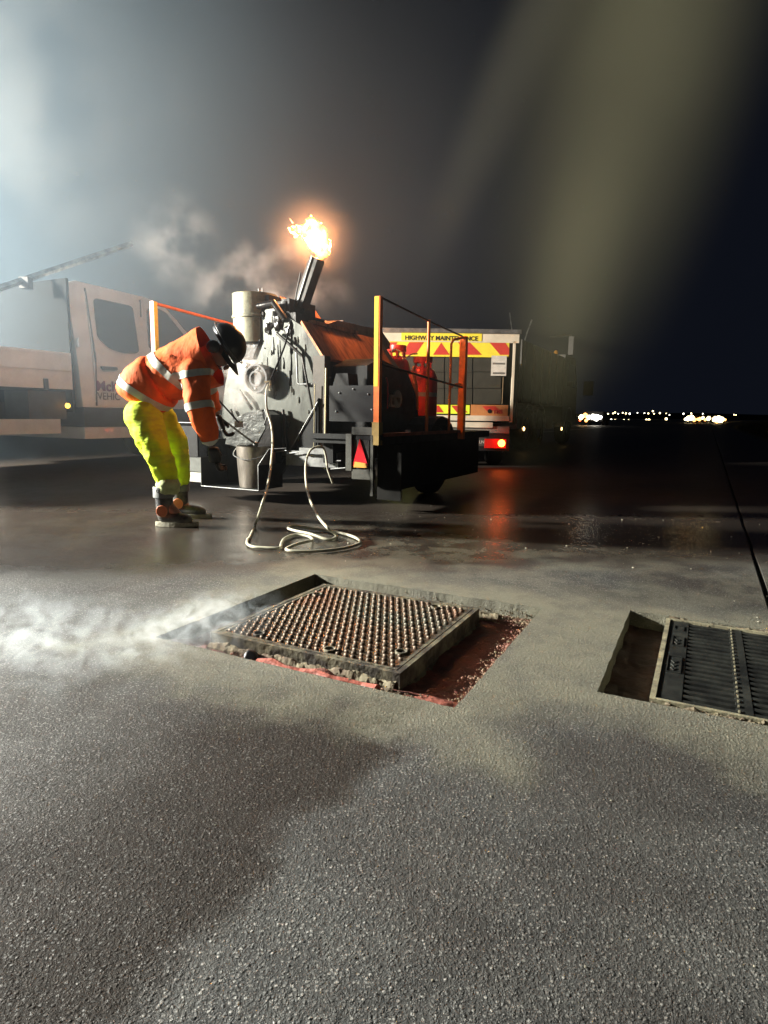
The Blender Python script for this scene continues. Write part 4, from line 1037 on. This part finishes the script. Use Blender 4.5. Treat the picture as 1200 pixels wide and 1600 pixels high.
def vtext(s, u0, v0, u1, size, mat):
    (ya, za), (yb, zb_) = Sd(u0, v0, 0, V0), Sd(u1, v0, 0, V0)
    o = text('lettering', s, size, door, mat, (.0165, ya, za), (math.pi / 2, 0, math.pi / 2), width=abs(yb - ya), offset=.004 if mat is PURP else .001)
    return o
vtext('McK', 150, 610, 186, .165, PURP); vtext('VEHIC', 151, 624, 186, .12, GREYL)
bm = NB(); prism_x(bm, [(1.67, 1.93), (2.13, 1.45), (2.15, 1.47), (1.69, 1.95)], -1.85, -.1); build('windscreen', bm, VGLASS, VN)
for y in (2.55,):
    for x in (-.16, -1.82):
        bm = NB(); lathe(bm, [(.2, -.10), (.32, -.10), (.345, -.06), (.345, .06), (.32, .10), (.2, .10)], (x, y, .345), (1, 0, 0), 28); w_ = build('wheel', bm, RUBBER, VN, angle=.8)
        bm = NB(); lathe(bm, [(0, .04), (.2, .08), (.2, -.05), (0, -.05)], (x, y, .345), (1, 0, 0), 20); build('rim', bm, GALV, w_)
for x in (-.2, -1.78):
    bm = NB(); lathe(bm, [(.2, -.12), (.32, -.12), (.345, -.08), (.345, .08), (.32, .12), (.2, .12)], (x, -1.55, .345), (1, 0, 0), 28); w_ = build('wheel', bm, RUBBER, VN, angle=.8)
    bm = NB(); lathe(bm, [(0, .04), (.2, .1), (.2, -.05), (0, -.05)], (x, -1.55, .345), (1, 0, 0), 20); build('rim', bm, GALV, w_)
# tipper bed: each drop side board
bedz0, bedz1 = .955, 1.36
sb = vbox('side_board', VANW, -.03, .0, -3.1, -.06, bedz0, bedz1); vbox('board_rib', VANW, .001, .012, -3.08, -.07, 1.155, 1.175, sb, 0)
vbox('board_rib', VANW, .001, .012, -3.08, -.07, bedz1 - .03, bedz1 - .002, sb, 0)
for y in (-.42, -1.6, -2.7): vbox('board_hinge', VPLAST, .002, .02, y, y + .05, .945, 1.06, sb)
vbox('side_board', VANW, -2.0, -1.97, -3.1, -.06, bedz0, bedz1); vbox('tail_board', VANW, -1.965, -.035, -3.1, -3.07, bedz0, bedz1)
vbox('bed_floor', VPLAST, -1.965, -.035, -3.06, -.09, bedz0, bedz0 + .03); vbox('head_board', M('matt_black_board', (.012, .013, .014), .95, spec=.05), -1.99, -.02, -.055, -.02, .7, 2.18)
vbox('chassis_rail', VPLAST, -.65, -.55, -3.0, .0, .62, .80); vbox('chassis_rail', VPLAST, -1.45, -1.35, -3.0, .0, .62, .80)
vbox('side_guard', VANW, -.06, -.03, -1.1, -.22, .46, .62, bevel=.01); vbox('tool_box', VPLAST, -.5, -.08, -.55, -.1, .62, .93)
a = Sd(106, 634, 0, V0); bm = NB(); lathe(bm, [(.028, 0), (.028, .015), (.018, .025), (0, .028)], (-.01, a[0], a[1]), (1, 0, 0), 16); build('side_marker', bm, M('lit_amber', (1, .5, .05), .4, emit=(1, .55, .06), es=5), VN)
a = Sd(125, 535, 0, V0); vbox('latch', VANW, .0, .03, a[0] - .04, a[0] + .0, a[1] - .05, a[1] + .05)
# long pole over the rack
def vw(x, y, z): p_ = rw(x, y); return Vector((V0[0] + p_.x, V0[1] + p_.y, z))
(ya, za), (yb, zb2) = Sd(0, 450, -.33, V0), Sd(206, 381, -.33, V0)
k_ = (zb2 - za) / (yb - ya)
pa, pb = vw(-.33, ya - 1.6, za - 1.6 * k_), vw(-.33, yb, zb2)
pl = thing('scaffold_pole', 'long pale square pole sloping up over the white van bed', 'pole', tuple((pa + pb) / 2), 0)
mid_ = (pa + pb) / 2
bm = NB(); tube(bm, [pa - mid_, pb - mid_], .035, 4); build('pole', bm, GALV, pl)
for t_ in (.56,):
    q = pa.lerp(pb, t_) - mid_; bm = NB(); box(bm, q.x - .05, q.x + .05, q.y - .05, q.y + .05, q.z - .10, q.z + .02); build('clamp', bm, VPLAST, pl, bevel=.006)

# ------------------------------------------------------------------ highway maintenance truck
KY = 8.9
def kk(u, v, Y=KY): p_ = at(u, v, Y); return p_.x, p_.z
kx0, kx1 = kk(597, 600)[0], kk(812, 600)[0]
HT = thing('maintenance_truck', 'small white highway maintenance truck with red and yellow chevron board on its back', 'truck', ((kx0 + kx1) / 2, KY, 0), 0)
hx = (kx0 + kx1) / 2
def hbox(name, mat, x0, x1, y0, y1, z0, z1, parent=HT, bevel=.004):
    bm = NB(); box(bm, x0 - hx, x1 - hx, y0, y1, z0, z1); return build(name, bm, mat, parent, bevel=bevel)
def hrect(name, mat, u0, v0, u1, v1, y, d, parent=HT, bevel=.003):
    a, b = kk(u0, v1, KY + y), kk(u1, v0, KY + y); return hbox(name, mat, a[0], b[0], y, y + d, a[1], b[1], parent, bevel)
def hpoly(name, mat, px, y, d, parent=HT):
    bm = NB(); prism_y(bm, [(kk(u, v, KY + y)[0] - hx, kk(u, v, KY + y)[1]) for u, v in px], y, y + d); return build(name, bm, mat, parent)
TWH = M('cream_truck_paint', (.68, .62, .50), .4, var=.2, vs=4); TDK = M('dark_roller_shutter', (.055, .055, .045), .5, .3, var=.3)
YB = M('yellow_retroreflective', (.85, .72, .06), .35, var=.12, vs=10); RB = M('red_retroreflective', (.55, .05, .035), .35, var=.12, vs=10)
LIME = M('lime_retroreflective', (.70, .85, .06), .35); BLK = M('black_print', (.012, .012, .012), .5)
hbox('box_side', DARK, kx0, kx0 + .03, .05, 3.6, .62, 1.86); hbox('box_side', DARK, kx1 - .03, kx1, .05, 3.6, .62, 1.86); hbox('box_roof', TWH, kx0 + .035, kx1 - .035, .06, 3.6, 1.83, 1.855)
hbox('box_floor', DARK, kx0, kx1, .06, 3.6, .55, .615); hbox('bulkhead', DARK, kx0 + .04, kx1 - .04, 3.5, 3.6, .62, 1.82)
hrect('rear_header', TWH, 597, 516, 812, 533, -.01, .05); hrect('rear_pillar', TWH, 797, 533.5, 806, 660, -.01, .05); hrect('rear_pillar', TWH, 597, 533.5, 602, 660, -.01, .05)
hrect('roof_trim', GALV, 596, 515, 815, 518.5, -.03, .015)
hb = hrect('sign_board', YB, 627, 521.5, 753, 531.5, -.016, .004, bevel=0)
a, b = kk(633, 530.5, KY - .02), kk(747, 530.5, KY - .02)
text('lettering', 'HIGHWAY MAINTENANCE', .078, hb, BLK, (a[0] - hx, -.0175, a[1]), (math.pi / 2, 0, 0), width=b[0] - a[0], offset=.0028)
cb = hrect('chevron_board', YB, 603, 533.5, 796, 556, -.004, .006, bevel=0)
def z4(*pts): return [(570 + x / 3.3333, 480 + y / 3.3333) for x, y in pts]
for px in (z4((190, 248), (232, 182), (308, 182), (262, 248)), z4((355, 248), (398, 184), (442, 248)), z4((485, 182), (545, 182), (610, 248), (530, 248)), z4((648, 182), (730, 182), (752, 215), (752, 248), (705, 248)), z4((112, 248), (112, 200), (125, 182), (170, 182), (130, 248))):
    hpoly('red_chevron', RB, px, -.0065, .002, cb)
hs = []
for i, (u0, u1) in enumerate(((603, 651), (652, 694), (695, 738), (739, 783))):
    for v0, v1 in ((557.5, 580.5), (582, 606), (607.5, 631)): hrect('shutter_panel', TDK, u0, v0, u1, v1, .02, .02)
hrect('shutter_frame', M('bronze_strip', (.35, .25, .15), .4, .4), 784.5, 557, 788, 632, .0, .03)
hrect('lower_board', M('amber_brown_board', (.48, .20, .07), .5, var=.2), 735, 633, 794, 656, -.005, .006, bevel=0)
lw = hrect('lower_strip', LIME, 603, 633, 734, 645, -.005, .006, bevel=0)
for px in (z4((372, 512), (385, 512), (412, 548), (372, 548)), z4((450, 512), (500, 512), (535, 548), (480, 548)), z4((290, 512), (320, 512), (350, 548), (310, 548))): hpoly('red_chevron', RB, px, -.0075, .002, lw)
hpoly('red_flash', RB, z4((610, 515), (680, 515), (700, 535), (635, 540)), -.0075, .002)
bm = NB(); c_ = kk(765, 642.5); lathe(bm, [(0, .002), (.030, .0015), (.030, 0)], (c_[0] - hx, -.008, c_[1]), (0, -1, 0), 20); build('logo_disc', bm, BLK, HT)
a, b = kk(770, 646), kk(785, 646); text('lettering', 'TMS', .075, HT, M('red_print', (.4, .02, .03), .5), (a[0] - hx, -.009, a[1]), (math.pi / 2, 0, 0), width=b[0] - a[0], offset=.002)
hrect('rear_step', TWH, 603, 650, 796, 655.5, -.03, .05); hrect('rear_step', TWH, 603, 660, 770, 666, -.03, .05); hrect('rear_apron', M('grey_apron', (.2, .2, .18), .5, var=.3), 603, 666.5, 796, 676, .0, .03)
hb = hrect('rear_bumper', DARK, 603, 677, 796, 702, -.0, .06)
npl = hrect('number_plate', M('unlit_plate', (.05, .05, .045), .5), 730, 684, 760, 697, -.012, .008)
a, b = kk(736, 692.5), kk(756, 692.5); text('lettering', 'DA ILN', .06, npl, M('plate_print', (.6, .6, .55), .4), (a[0] - hx, -.0135, a[1]), (math.pi / 2, 0, 0), width=b[0] - a[0])
po = hrect('notice', M('notice_paper', (.62, .60, .55), .6, var=.25, vs=12), 767, 556, 792, 587, -.02, .006, bevel=0)
for v_ in (567, 568.5, 582, 583.5): hrect('printed_line', BLK, 770, v_, 789, v_ + .8, -.0215, .0012, po, 0)
tlh = hrect('tail_lamp', M('red_lamp_body', (.35, .01, .01), .3, emit=(1, .03, .01), es=.22), 757, 686, 791, 700, -.03, .02, bevel=.004)
bm = NB(); c_ = kk(783, 692.5); lathe(bm, [(0, .02), (.035, .014), (.05, 0)], (c_[0] - hx, -.03, c_[1]), (0, -1, 0), 20); build('lit_bulb', bm, M('lit_red_orange', (1, .3, .05), .4, emit=(1, .22, .02), es=22), tlh, smooth=True)
lamp('tail_light_glow', 'POINT', (c_[0] - hx, -.12, c_[1]), 2.0, (1, .05, .02), HT, .03)
for x in (kx0 + .12, kx1 - .30):
    for y in (.7, 4.0):
        bm = NB(); lathe(bm, [(.2, -.1), (.3, -.1), (.32, -.06), (.32, .06), (.3, .1), (.2, .1)], (x - hx + .09, y, .32), (1, 0, 0), 24); w_ = build('wheel', bm, RUBBER, HT, angle=.8)
        bm = NB(); lathe(bm, [(0, .03), (.2, .06), (.2, -.06), (0, -.06)], (x - hx + .09, y, .32), (1, 0, 0), 16); build('rim', bm, DARK, w_)
bm = NB(); prism_x(bm, [(3.65, .5), (3.65, 1.9), (4.3, 1.9), (4.75, 1.3), (5.0, 1.2), (5.05, .5)], kx0 - hx + .05, kx1 - hx - .05); build('cab', bm, DARK, HT, bevel=.03)
bm = NB(); N_ = 24
prof_ = [(kk(720 + i * 80 / N_, 511)[0] - hx, 1.86 + .07 * math.sin(math.pi * i / N_) * (.8 + .3 * math.sin(i * 1.1))) for i in range(N_ + 1)]
prism_y(bm, [(prof_[0][0], 1.858)] + prof_ + [(prof_[-1][0], 1.858)], .6, 1.6); build('roof_load', bm, M('brown_tarpaulin', (.22, .11, .06), .7, bump=.01, bs=8), HT, bevel=.0)

# ------------------------------------------------------------------ unlit lorry further on
D0 = (3.0, 13.5)
DL = thing('dark_lorry', 'unlit dark lorry parked beyond the chevron truck, two amber side markers glowing', 'lorry', (D0[0], D0[1], 0), -YAW)
LD = M('dark_lorry_paint', (.014, .015, .015), .5, var=.4, vs=3)
def dbox(name, mat, x0, x1, y0, y1, z0, z1, parent=DL, bevel=.02):
    bm = NB(); box(bm, x0, x1, y0, y1, z0, z1); return build(name, bm, mat, parent, bevel=bevel)
dbox('tipper_body', LD, -2.3, 0, -.6, 3.6, 1.0, 2.25)
for i in range(6): dbox('body_rib', LD, .002, .05, -.5 + i * .78, -.42 + i * .78, 1.02, 2.22, bevel=.005)
dbox('chassis', DARK, -1.7, -.6, -.5, 5.8, .6, .98); dbox('side_rail', DARK, -.12, -.06, .6, 2.8, .45, .75)
bm = NB(); prism_x(bm, [(3.8, .6), (3.8, 2.35), (5.2, 2.35), (5.65, 1.6), (5.7, .6)], -2.25, -.02); build('cab', bm, LD, DL, bevel=.04)
bm = NB(); prism_x(bm, [(4.2, 1.55), (4.2, 2.15), (5.1, 2.15), (5.4, 1.55)], -.02, -.005); build('side_window', bm, VGLASS, DL)
for y in (.3, 1.4, 4.7):
    bm = NB(); lathe(bm, [(.25, -.14), (.42, -.14), (.46, -.08), (.46, .08), (.42, .14), (.25, .14)], (-.18, y, .46), (1, 0, 0), 28); w_ = build('wheel', bm, RUBBER, DL, angle=.8)
    bm = NB(); lathe(bm, [(0, .0), (.1, .06), (.16, .02), (.25, .10), (.25, -.1), (0, -.1)], (-.18, y, .46), (1, 0, 0), 20); build('rim', bm, GALV, w_, angle=.6)
    bm = NB(); ar = [math.pi * k_ / 12 for k_ in range(13)]
    prism_x(bm, [(y + .54 * math.cos(a), .46 + .54 * math.sin(a)) for a in ar] + [(y + .51 * math.cos(a), .46 + .51 * math.sin(a)) for a in ar[::-1]], -.34, -.02); build('mudguard', bm, GALV, DL)
AMB = M('lit_amber_marker', (1, .6, .2), .4, emit=(1, .62, .22), es=7)
for u, v in ((818, 670), (877, 670)):
    y, z = Sd(u, v, 0, D0); bm = NB(); lathe(bm, [(0, .03), (.035, .02), (.045, 0)], (.0, y, z), (1, 0, 0), 12); build('side_marker', bm, AMB, DL)
y, z = Sd(893, 540, .25, D0)
dbox('mirror', LD, .18, .30, y - .04, y + .04, z - .22, z + .22); bm = NB(); tube(bm, [(.24, y, z + .2), (.24, y - .02, z + .25), (-.3, y - .02, z + .22)], .02, 8); build('mirror_arm', bm, DARK, DL)
dbox('mirror', LD, .15, .42, 5.7, 5.78, 1.35, 1.75)
bm = NB(); tube(bm, [(-1.2, 2.6, 2.24), (-1.15, 2.6, 2.9), (-1.22, 2.6, 3.3)], .012, 6); build('aerial', bm, GALV, DL)
bm = NB(); tube(bm, [(-.9, 2.6, 2.24), (-.75, 2.6, 2.8), (-.65, 2.6, 3.1)], .015, 6); build('aerial', bm, GALV, DL)
bm = NB(); lathe(bm, [(.05, 0), (.06, .05), (.04, .11), (0, .13)], (-.3, 3.9, 2.35), seg=12); build('unlit_beacon', bm, M('beacon_amber', (.4, .2, .03), .2), DL)

# ------------------------------------------------------------------ lighting tower just left of the view
TWR = thing('lighting_tower', 'mast of the lighting tower left of the van that lights the work', 'lighting tower', (LAMP.x - .15, LAMP.y, 0), 0)
bm = NB(); tube(bm, [(0, 0, .5), (0, 0, 2.2)], .05, 10); tube(bm, [(0, 0, 2.2), (0, 0, 3.75)], .035, 10); build('mast', bm, GALV, TWR)
bm = NB(); box(bm, -.5, .3, -.4, .4, .25, .9); build('generator_box', bm, YELLOW, TWR, bevel=.04)
for sx, sy in ((-1, -1), (1, -1), (1, 1), (-1, 1)):
    bm = NB(); tube(bm, [(sx * .3, sy * .3, .4), (sx * .6, sy * .6, .02)], .025, 8); build('outrigger', bm, GALV, TWR)
for dy in (-.35, .35):
    bm = NB(); box(bm, -.32, -.12, dy - .16, dy + .16, 3.62, 3.95); build('lamp_head', bm, DARK, TWR, bevel=.02)

# ------------------------------------------------------------------ far side: verge, lights, edge line
GR = M('dry_verge', (.09, .075, .04), .9, var=.5, vs=1.5)
bm = NB()
for j in range(120):
    ya, yb = 8 + j * 1.2, 8 + (j + 1) * 1.2
    for i in range(14):
        xa, xb = 1.75 + i * .9, 1.75 + (i + 1) * .9
        def vz(x, y):
            if x <= 1.8: return .004
            return .05 + .5 * (1 - math.exp(-(x - 1.8) * .5)) + .10 * noise.noise(Vector((x * .8, y * .8, 0)))
        q = [(xa, ya), (xb, ya), (xb, yb), (xa, yb)]
        bm.faces.new([bm.verts.new((*rw(x, y), vz(x, y))) for x, y in q])
bmesh.ops.remove_doubles(bm, verts=bm.verts, dist=.001)
tag(build('verge', bm, GR, smooth=True), kind='structure')
bm = NB()
for _ in range(9000):
    x, y = 1.9 + abs(random.gauss(0, 3.0)), random.uniform(10, 60)
    z = .05 + .5 * (1 - math.exp(-(x - 1.8) * .5)); p = rw(x, y); h_ = random.uniform(.10, .42); a = random.random() * 6.3; w_ = .012 + .006 * random.random()
    v = [bm.verts.new((p.x - w_ * math.cos(a), p.y - w_ * math.sin(a), z - .05)), bm.verts.new((p.x + w_ * math.cos(a), p.y + w_ * math.sin(a), z - .05)), bm.verts.new((p.x + random.gauss(0, .08), p.y + random.gauss(0, .08), z + h_))]
    bm.faces.new(v)
tag(build('verge_grass', bm, M('dry_grass', (.16, .13, .06), .8)), 'dry tufts of grass on the dark verge at the right', 'grass', kind='stuff')
bm = NB(); q = [rw(-7.1, 28), rw(-6.95, 28), rw(-6.95, 160), rw(-7.1, 160)]; bm.faces.new([bm.verts.new((a.x, a.y, .004)) for a in q]); tag(build('edge_line', bm, M('worn_white_line', (.6, .58, .5), .6, var=.3)), kind='structure')
bm = NB(); N_ = 80; pr_ = []
for i in range(N_ + 1):
    a = -0.9 + 1.9 * i / N_; R_ = 1600; h_ = 12 + 16 * noise.noise(Vector((i * .13, 0, 0)))
    pr_.append((bm.verts.new((R_ * math.sin(a), R_ * math.cos(a), -1)), bm.verts.new((R_ * math.sin(a), R_ * math.cos(a), max(3, h_))), bm.verts.new((R_ * 1.3 * math.sin(a), R_ * 1.3 * math.cos(a), -1))))
for a, b in zip(pr_, pr_[1:]): bm.faces.new((a[0], b[0], b[1], a[1])); bm.faces.new((a[1], b[1], b[2], a[2]))
tag(build('far_hills', bm, M('night_hill', (.02, .022, .02), .9)), kind='structure')

def glow(name, c, es): return M(name, c, .5, emit=c, es=es)
GW, GY, GO, GR_ = glow('lit_white', (1, .93, .78), 9), glow('lit_yellow', (1, .78, .40), 8), glow('lit_orange', (1, .42, .10), 6), glow('lit_red', (1, .12, .04), 4)
protos = {}
def street(u, v, Y, r, mat, label):
    p = at(u, v, Y)
    t = thing('street_lamp', label, 'street lamp', (p.x, p.y, 0), 0, 'street lamps of the distant town')
    key = (mat.name, round(r, 3))
    bm = NB(); bmesh.ops.create_icosphere(bm, subdivisions=1, radius=r); 
    o = build('lamp_head', bm, mat, t, smooth=True); o.location = (0, 0, p.z)
    bm = NB(); tube(bm, [(0, 0, 0), (0, 0, max(.3, p.z - r))], .08, 5); build('pole', bm, DARK, t)
random.seed(3)
main = [(927, 645.5), (932, 646.5), (944, 646), (950, 647), (958, 646.5), (961, 645), (973, 645.5), (978, 646.5), (984, 647), (996, 645.5), (1007, 646), (1013, 646.5), (1020, 643), (1022, 647), (1031, 646), (1041, 646.5), (1046, 649), (1068, 647), (1080, 646.5), (1098, 647), (1147, 648.5), (1150, 649),
        (955, 656.5), (961, 656.7), (975, 656.8), (982, 656.8), (1010, 656.5), (1014, 656.7), (1041, 655), (938, 647), (966, 647)]
ORD = 'first second third fourth fifth sixth seventh eighth ninth tenth eleventh twelfth thirteenth fourteenth fifteenth sixteenth seventeenth eighteenth nineteenth twentieth'.split()
ORD += ['twenty-' + w for w in ORD[:9]]
main.sort(); cu = cl = 0
for u, v in main:
    if v < 652: lab = ORD[cu] + ' from the left in the upper row of tiny town lamps'; cu += 1
    else: lab = ORD[cl] + ' from the left in the lower row of tiny town lamps'; cl += 1
    k_ = random.random()
    street(u, v - .5, random.uniform(420, 520) if v < 652 else 300, random.uniform(.32, .62), GW if k_ < .55 else GY, lab)
def farcar(u, v, Y, lamps, label, w=1.8, h=1.3):
    p = at(u, v, Y); t = thing('distant_vehicle', label, 'vehicle', (p.x, p.y, 0), -YAW)
    bm = NB(); prism_x(bm, [(0, .4), (0, h), (1.8, h), (2.4, h * .62), (4.4, h * .55), (4.5, .4)], -w / 2, w / 2); build('body', bm, RUBBER, t, bevel=.05)
    for sx in (-1, 1):
        for yy in (.9, 3.7):
            bm = NB(); lathe(bm, [(0, -.1), (.35, -.1), (.35, .1), (0, .1)], (sx * (w / 2 - .1), yy, .36), (1, 0, 0), 12); build('wheel', bm, RUBBER, t)
    for (du, dv, r, mat) in lamps:
        q = at(u + du, v + dv, Y - .5) - Vector((p.x, p.y, 0)); q = Matrix.Rotation(YAW, 3, 'Z') @ q; r *= .75
        bm = NB(); bmesh.ops.create_icosphere(bm, subdivisions=2, radius=r)
        for vv in bm.verts: vv.co += noise.noise_vector(vv.co * 5 / max(r, .1) * .3) * r * .5
        o = build('work_lamp', bm, mat, t, smooth=True); o.location = q
farcar(926, 660, 60, [(-18, -8, .28, GY), (-12, -11, .25, GO), (-6, -8, .22, GW), (0, -8.5, .30, GW), (6, -7, .35, GW), (12, -7.5, .2, GW), (-10, -3, .18, GO), (-20, -3, .12, GR_)], 'distant works vehicle with white and orange lamps beside the dark lorry')
farcar(1080, 664, 120, [(-5, -10, .55, GY), (0, -11, .6, GY), (5, -8, .4, GO), (10, -9, .25, GO), (-9, -9, .3, GY)], 'distant vehicle with the leftmost blurred yellow lamps down the road')
farcar(1098, 664, 130, [(-5, -9, .45, GO), (0, -11, .35, GY), (4, -8, .3, GO), (9, -10, .5, GY)], 'distant vehicle between the two bright yellow lamp clusters')
farcar(1120, 665, 110, [(-3, -10, .55, GY), (2, -10, .65, GY), (7, -9, .55, GY), (13, -9, .22, GO), (0, -6, .3, GO)], 'distant vehicle with the brightest broad yellow lamps at the right')

# ------------------------------------------------------------------ smoke, and lens flare built as smoke
def smoke(name, label, c, r, dens, color=(.9, .92, .95), noise_s=None, thr=(.42, .7), rot=(0, 0, 0), edge=(.0, .8), step=1.0, aniso=.0, seed=0, warp=0.0, flat_noise=None):
    m = bpy.data.materials.new(name); m.use_nodes = True; n = m.node_tree.nodes; k = m.node_tree.links
    for x in list(n): n.remove(x)
    out = n.new('ShaderNodeOutputMaterial'); sc = n.new('ShaderNodeVolumeScatter'); sc.inputs['Color'].default_value = (*color, 1); sc.inputs['Anisotropy'].default_value = aniso
    k.new(sc.outputs[0], out.inputs['Volume'])
    if True:
        tc = n.new('ShaderNodeTexCoord'); le = n.new('ShaderNodeVectorMath'); le.operation = 'LENGTH'; k.new(tc.outputs['Object'], le.inputs[0])
        fo = n.new('ShaderNodeMapRange'); fo.interpolation_type = 'SMOOTHSTEP'; fo.inputs[1].default_value = 1.0; fo.inputs[2].default_value = edge[0]; k.new(le.outputs['Value'], fo.inputs[0])
        g_ = n.new('ShaderNodeNewGeometry'); mp = n.new('ShaderNodeMapping'); mp.inputs['Location'].default_value = (seed * 3.1, seed * 1.7, seed)
        mp.inputs['Scale'].default_value = noise_s if isinstance(noise_s, tuple) else (noise_s,) * 3
        k.new(g_.outputs['Position'], mp.inputs[0])
        nz = n.new('ShaderNodeTexNoise'); nz.inputs['Scale'].default_value = 1.0; nz.inputs['Detail'].default_value = 3.0; nz.inputs['Distortion'].default_value = warp; k.new(mp.outputs[0], nz.inputs[0])
        th = n.new('ShaderNodeMapRange'); th.interpolation_type = 'SMOOTHSTEP'; th.inputs[1].default_value = thr[0]; th.inputs[2].default_value = thr[1]; k.new(nz.outputs[0], th.inputs[0])
        if flat_noise is not None: th.inputs[3].default_value = flat_noise
        mu = n.new('ShaderNodeMath'); mu.operation = 'MULTIPLY'; k.new(fo.outputs[0], mu.inputs[0]); k.new(th.outputs[0], mu.inputs[1])
        m2 = n.new('ShaderNodeMath'); m2.operation = 'MULTIPLY'; k.new(mu.outputs[0], m2.inputs[0]); m2.inputs[1].default_value = dens; k.new(m2.outputs[0], sc.inputs['Density'])
    bm = NB(); bmesh.ops.create_icosphere(bm, subdivisions=3, radius=1)
    o = build(name, bm, m); o.location = c; o.scale = r; o.rotation_euler = rot
    try: m.cycles.volume_step_rate = step
    except Exception: pass
    return tag(o, label, 'smoke', kind='stuff')
BL = (.54, .77, 1.0)
smoke('hanging_smoke', 'pale blue smoke hanging thick between the lighting tower and the van', (-7.0, 7.4, 4.0), (7.0, 5.8, 6.8), .120, BL, noise_s=.35, thr=(.3, .7), flat_noise=.7, edge=(.0, .8))
smoke('thin_smoke', 'thin grey smoke spread over the trailer and the trucks', (-1.8, 6.2, 2.2), (4.8, 4.2, 3.6), .022, (.80, .88, .95), noise_s=.5, thr=(.3, .7), flat_noise=.6)
smoke('smoke_billow', 'loose grey billows of smoke drifting across the upper left', (-3.9, 6.6, 3.7), (2.4, .9, 2.0), .13, (.95, .94, .88), noise_s=1.1, thr=(.44, .66), seed=2, step=.7)
smoke('boiler_smoke', 'rosy smoke rising behind the boiler and its chimney', (-1.15, 6.3, 1.9), (.95, .35, .60), 2.2, (.9, .88, .86), noise_s=3.0, thr=(.46, .66), seed=4, step=.7)
smoke('smoke_wisp', 'grey smoke wisp between the pole and the boiler drum', (-1.95, 6.0, 2.25), (.5, .3, .55), 1.0, (.92, .92, .9), noise_s=3.4, thr=(.45, .66), seed=7, step=.7)
smoke('flame_smoke', 'thin smoke glowing orange round the chimney flame', tuple(FP), (.5, .4, .45), .30, (.9, .88, .86), noise_s=4, thr=(.3, .7), flat_noise=.5, seed=9)
smoke('drum_smoke', 'pale smoke rolling off the boiler front beside the worker', (-1.03, 4.66, .95), (.24, .14, .32), 13.0, (.93, .95, .88), noise_s=9, thr=(.42, .66), seed=3, step=.6)
smoke('ground_smoke', 'white smoke blowing low across the road from the left corner of the pit', (-1.32, 1.76, .04), (1.05, .46, .15), 4.2, (.80, .92, 1.0), noise_s=(12, 10, 16), thr=(.45, .64), seed=5, rot=(0, 0, rad(-2)), step=.4, warp=1.2, aniso=.4)
smoke('pit_smoke', 'wisps of smoke curling out of the left side of the pit', (-.62, 2.0, .0), (.22, .48, .13), 9.0, (.80, .92, 1.0), noise_s=(16, 14, 20), thr=(.44, .66), seed=8, rot=(0, 0, -YAW), step=.4, warp=1.2, aniso=.4)
pa, pb = at(815, 740, 5.0), at(1230, -700, 5.0); d_ = pb - pa; c_ = (pa + pb) / 2
smoke('olive_flare_plume', 'broad dim olive lens flare shaped as smoke slanting up into the night over the dark lorry', tuple(c_), (1.07, .75, d_.length * .5), .155, (.80, .82, .52), noise_s=.45, thr=(.25, .65), flat_noise=.6, rot=(0, math.atan2(d_.x, d_.z), 0), edge=(.0, .8), seed=1)  # added volume imitating the main lens flare
pa, pb = at(630, 500, 6.6), at(1080, -520, 6.6); d_ = pb - pa; c_ = (pa + pb) / 2
smoke('olive_flare_streak', 'narrow faint streak of lens flare shaped as smoke left of the broad olive flare', tuple(c_), (.45, .7, d_.length * .5), .07, (.80, .82, .62), noise_s=.6, thr=(.25, .65), flat_noise=.6, rot=(0, math.atan2(d_.x, d_.z), 0), edge=(.1, .8), seed=3)  # second flare streak, imitated by a thin volume
pa, pb = at(800, 830, 5.0), at(985, 60, 5.0); d_ = pb - pa; c_ = (pa + pb) / 2
smoke('olive_flare_tail', 'lower end of the olive lens flare shaped as smoke sinking towards the chevron truck', tuple(c_), (.50, .6, d_.length * .5), .10, (.80, .82, .52), noise_s=.5, thr=(.25, .65), flat_noise=.6, rot=(0, math.atan2(d_.x, d_.z), 0), edge=(.0, .8), seed=6)  # added to lengthen the imitated flare downwards
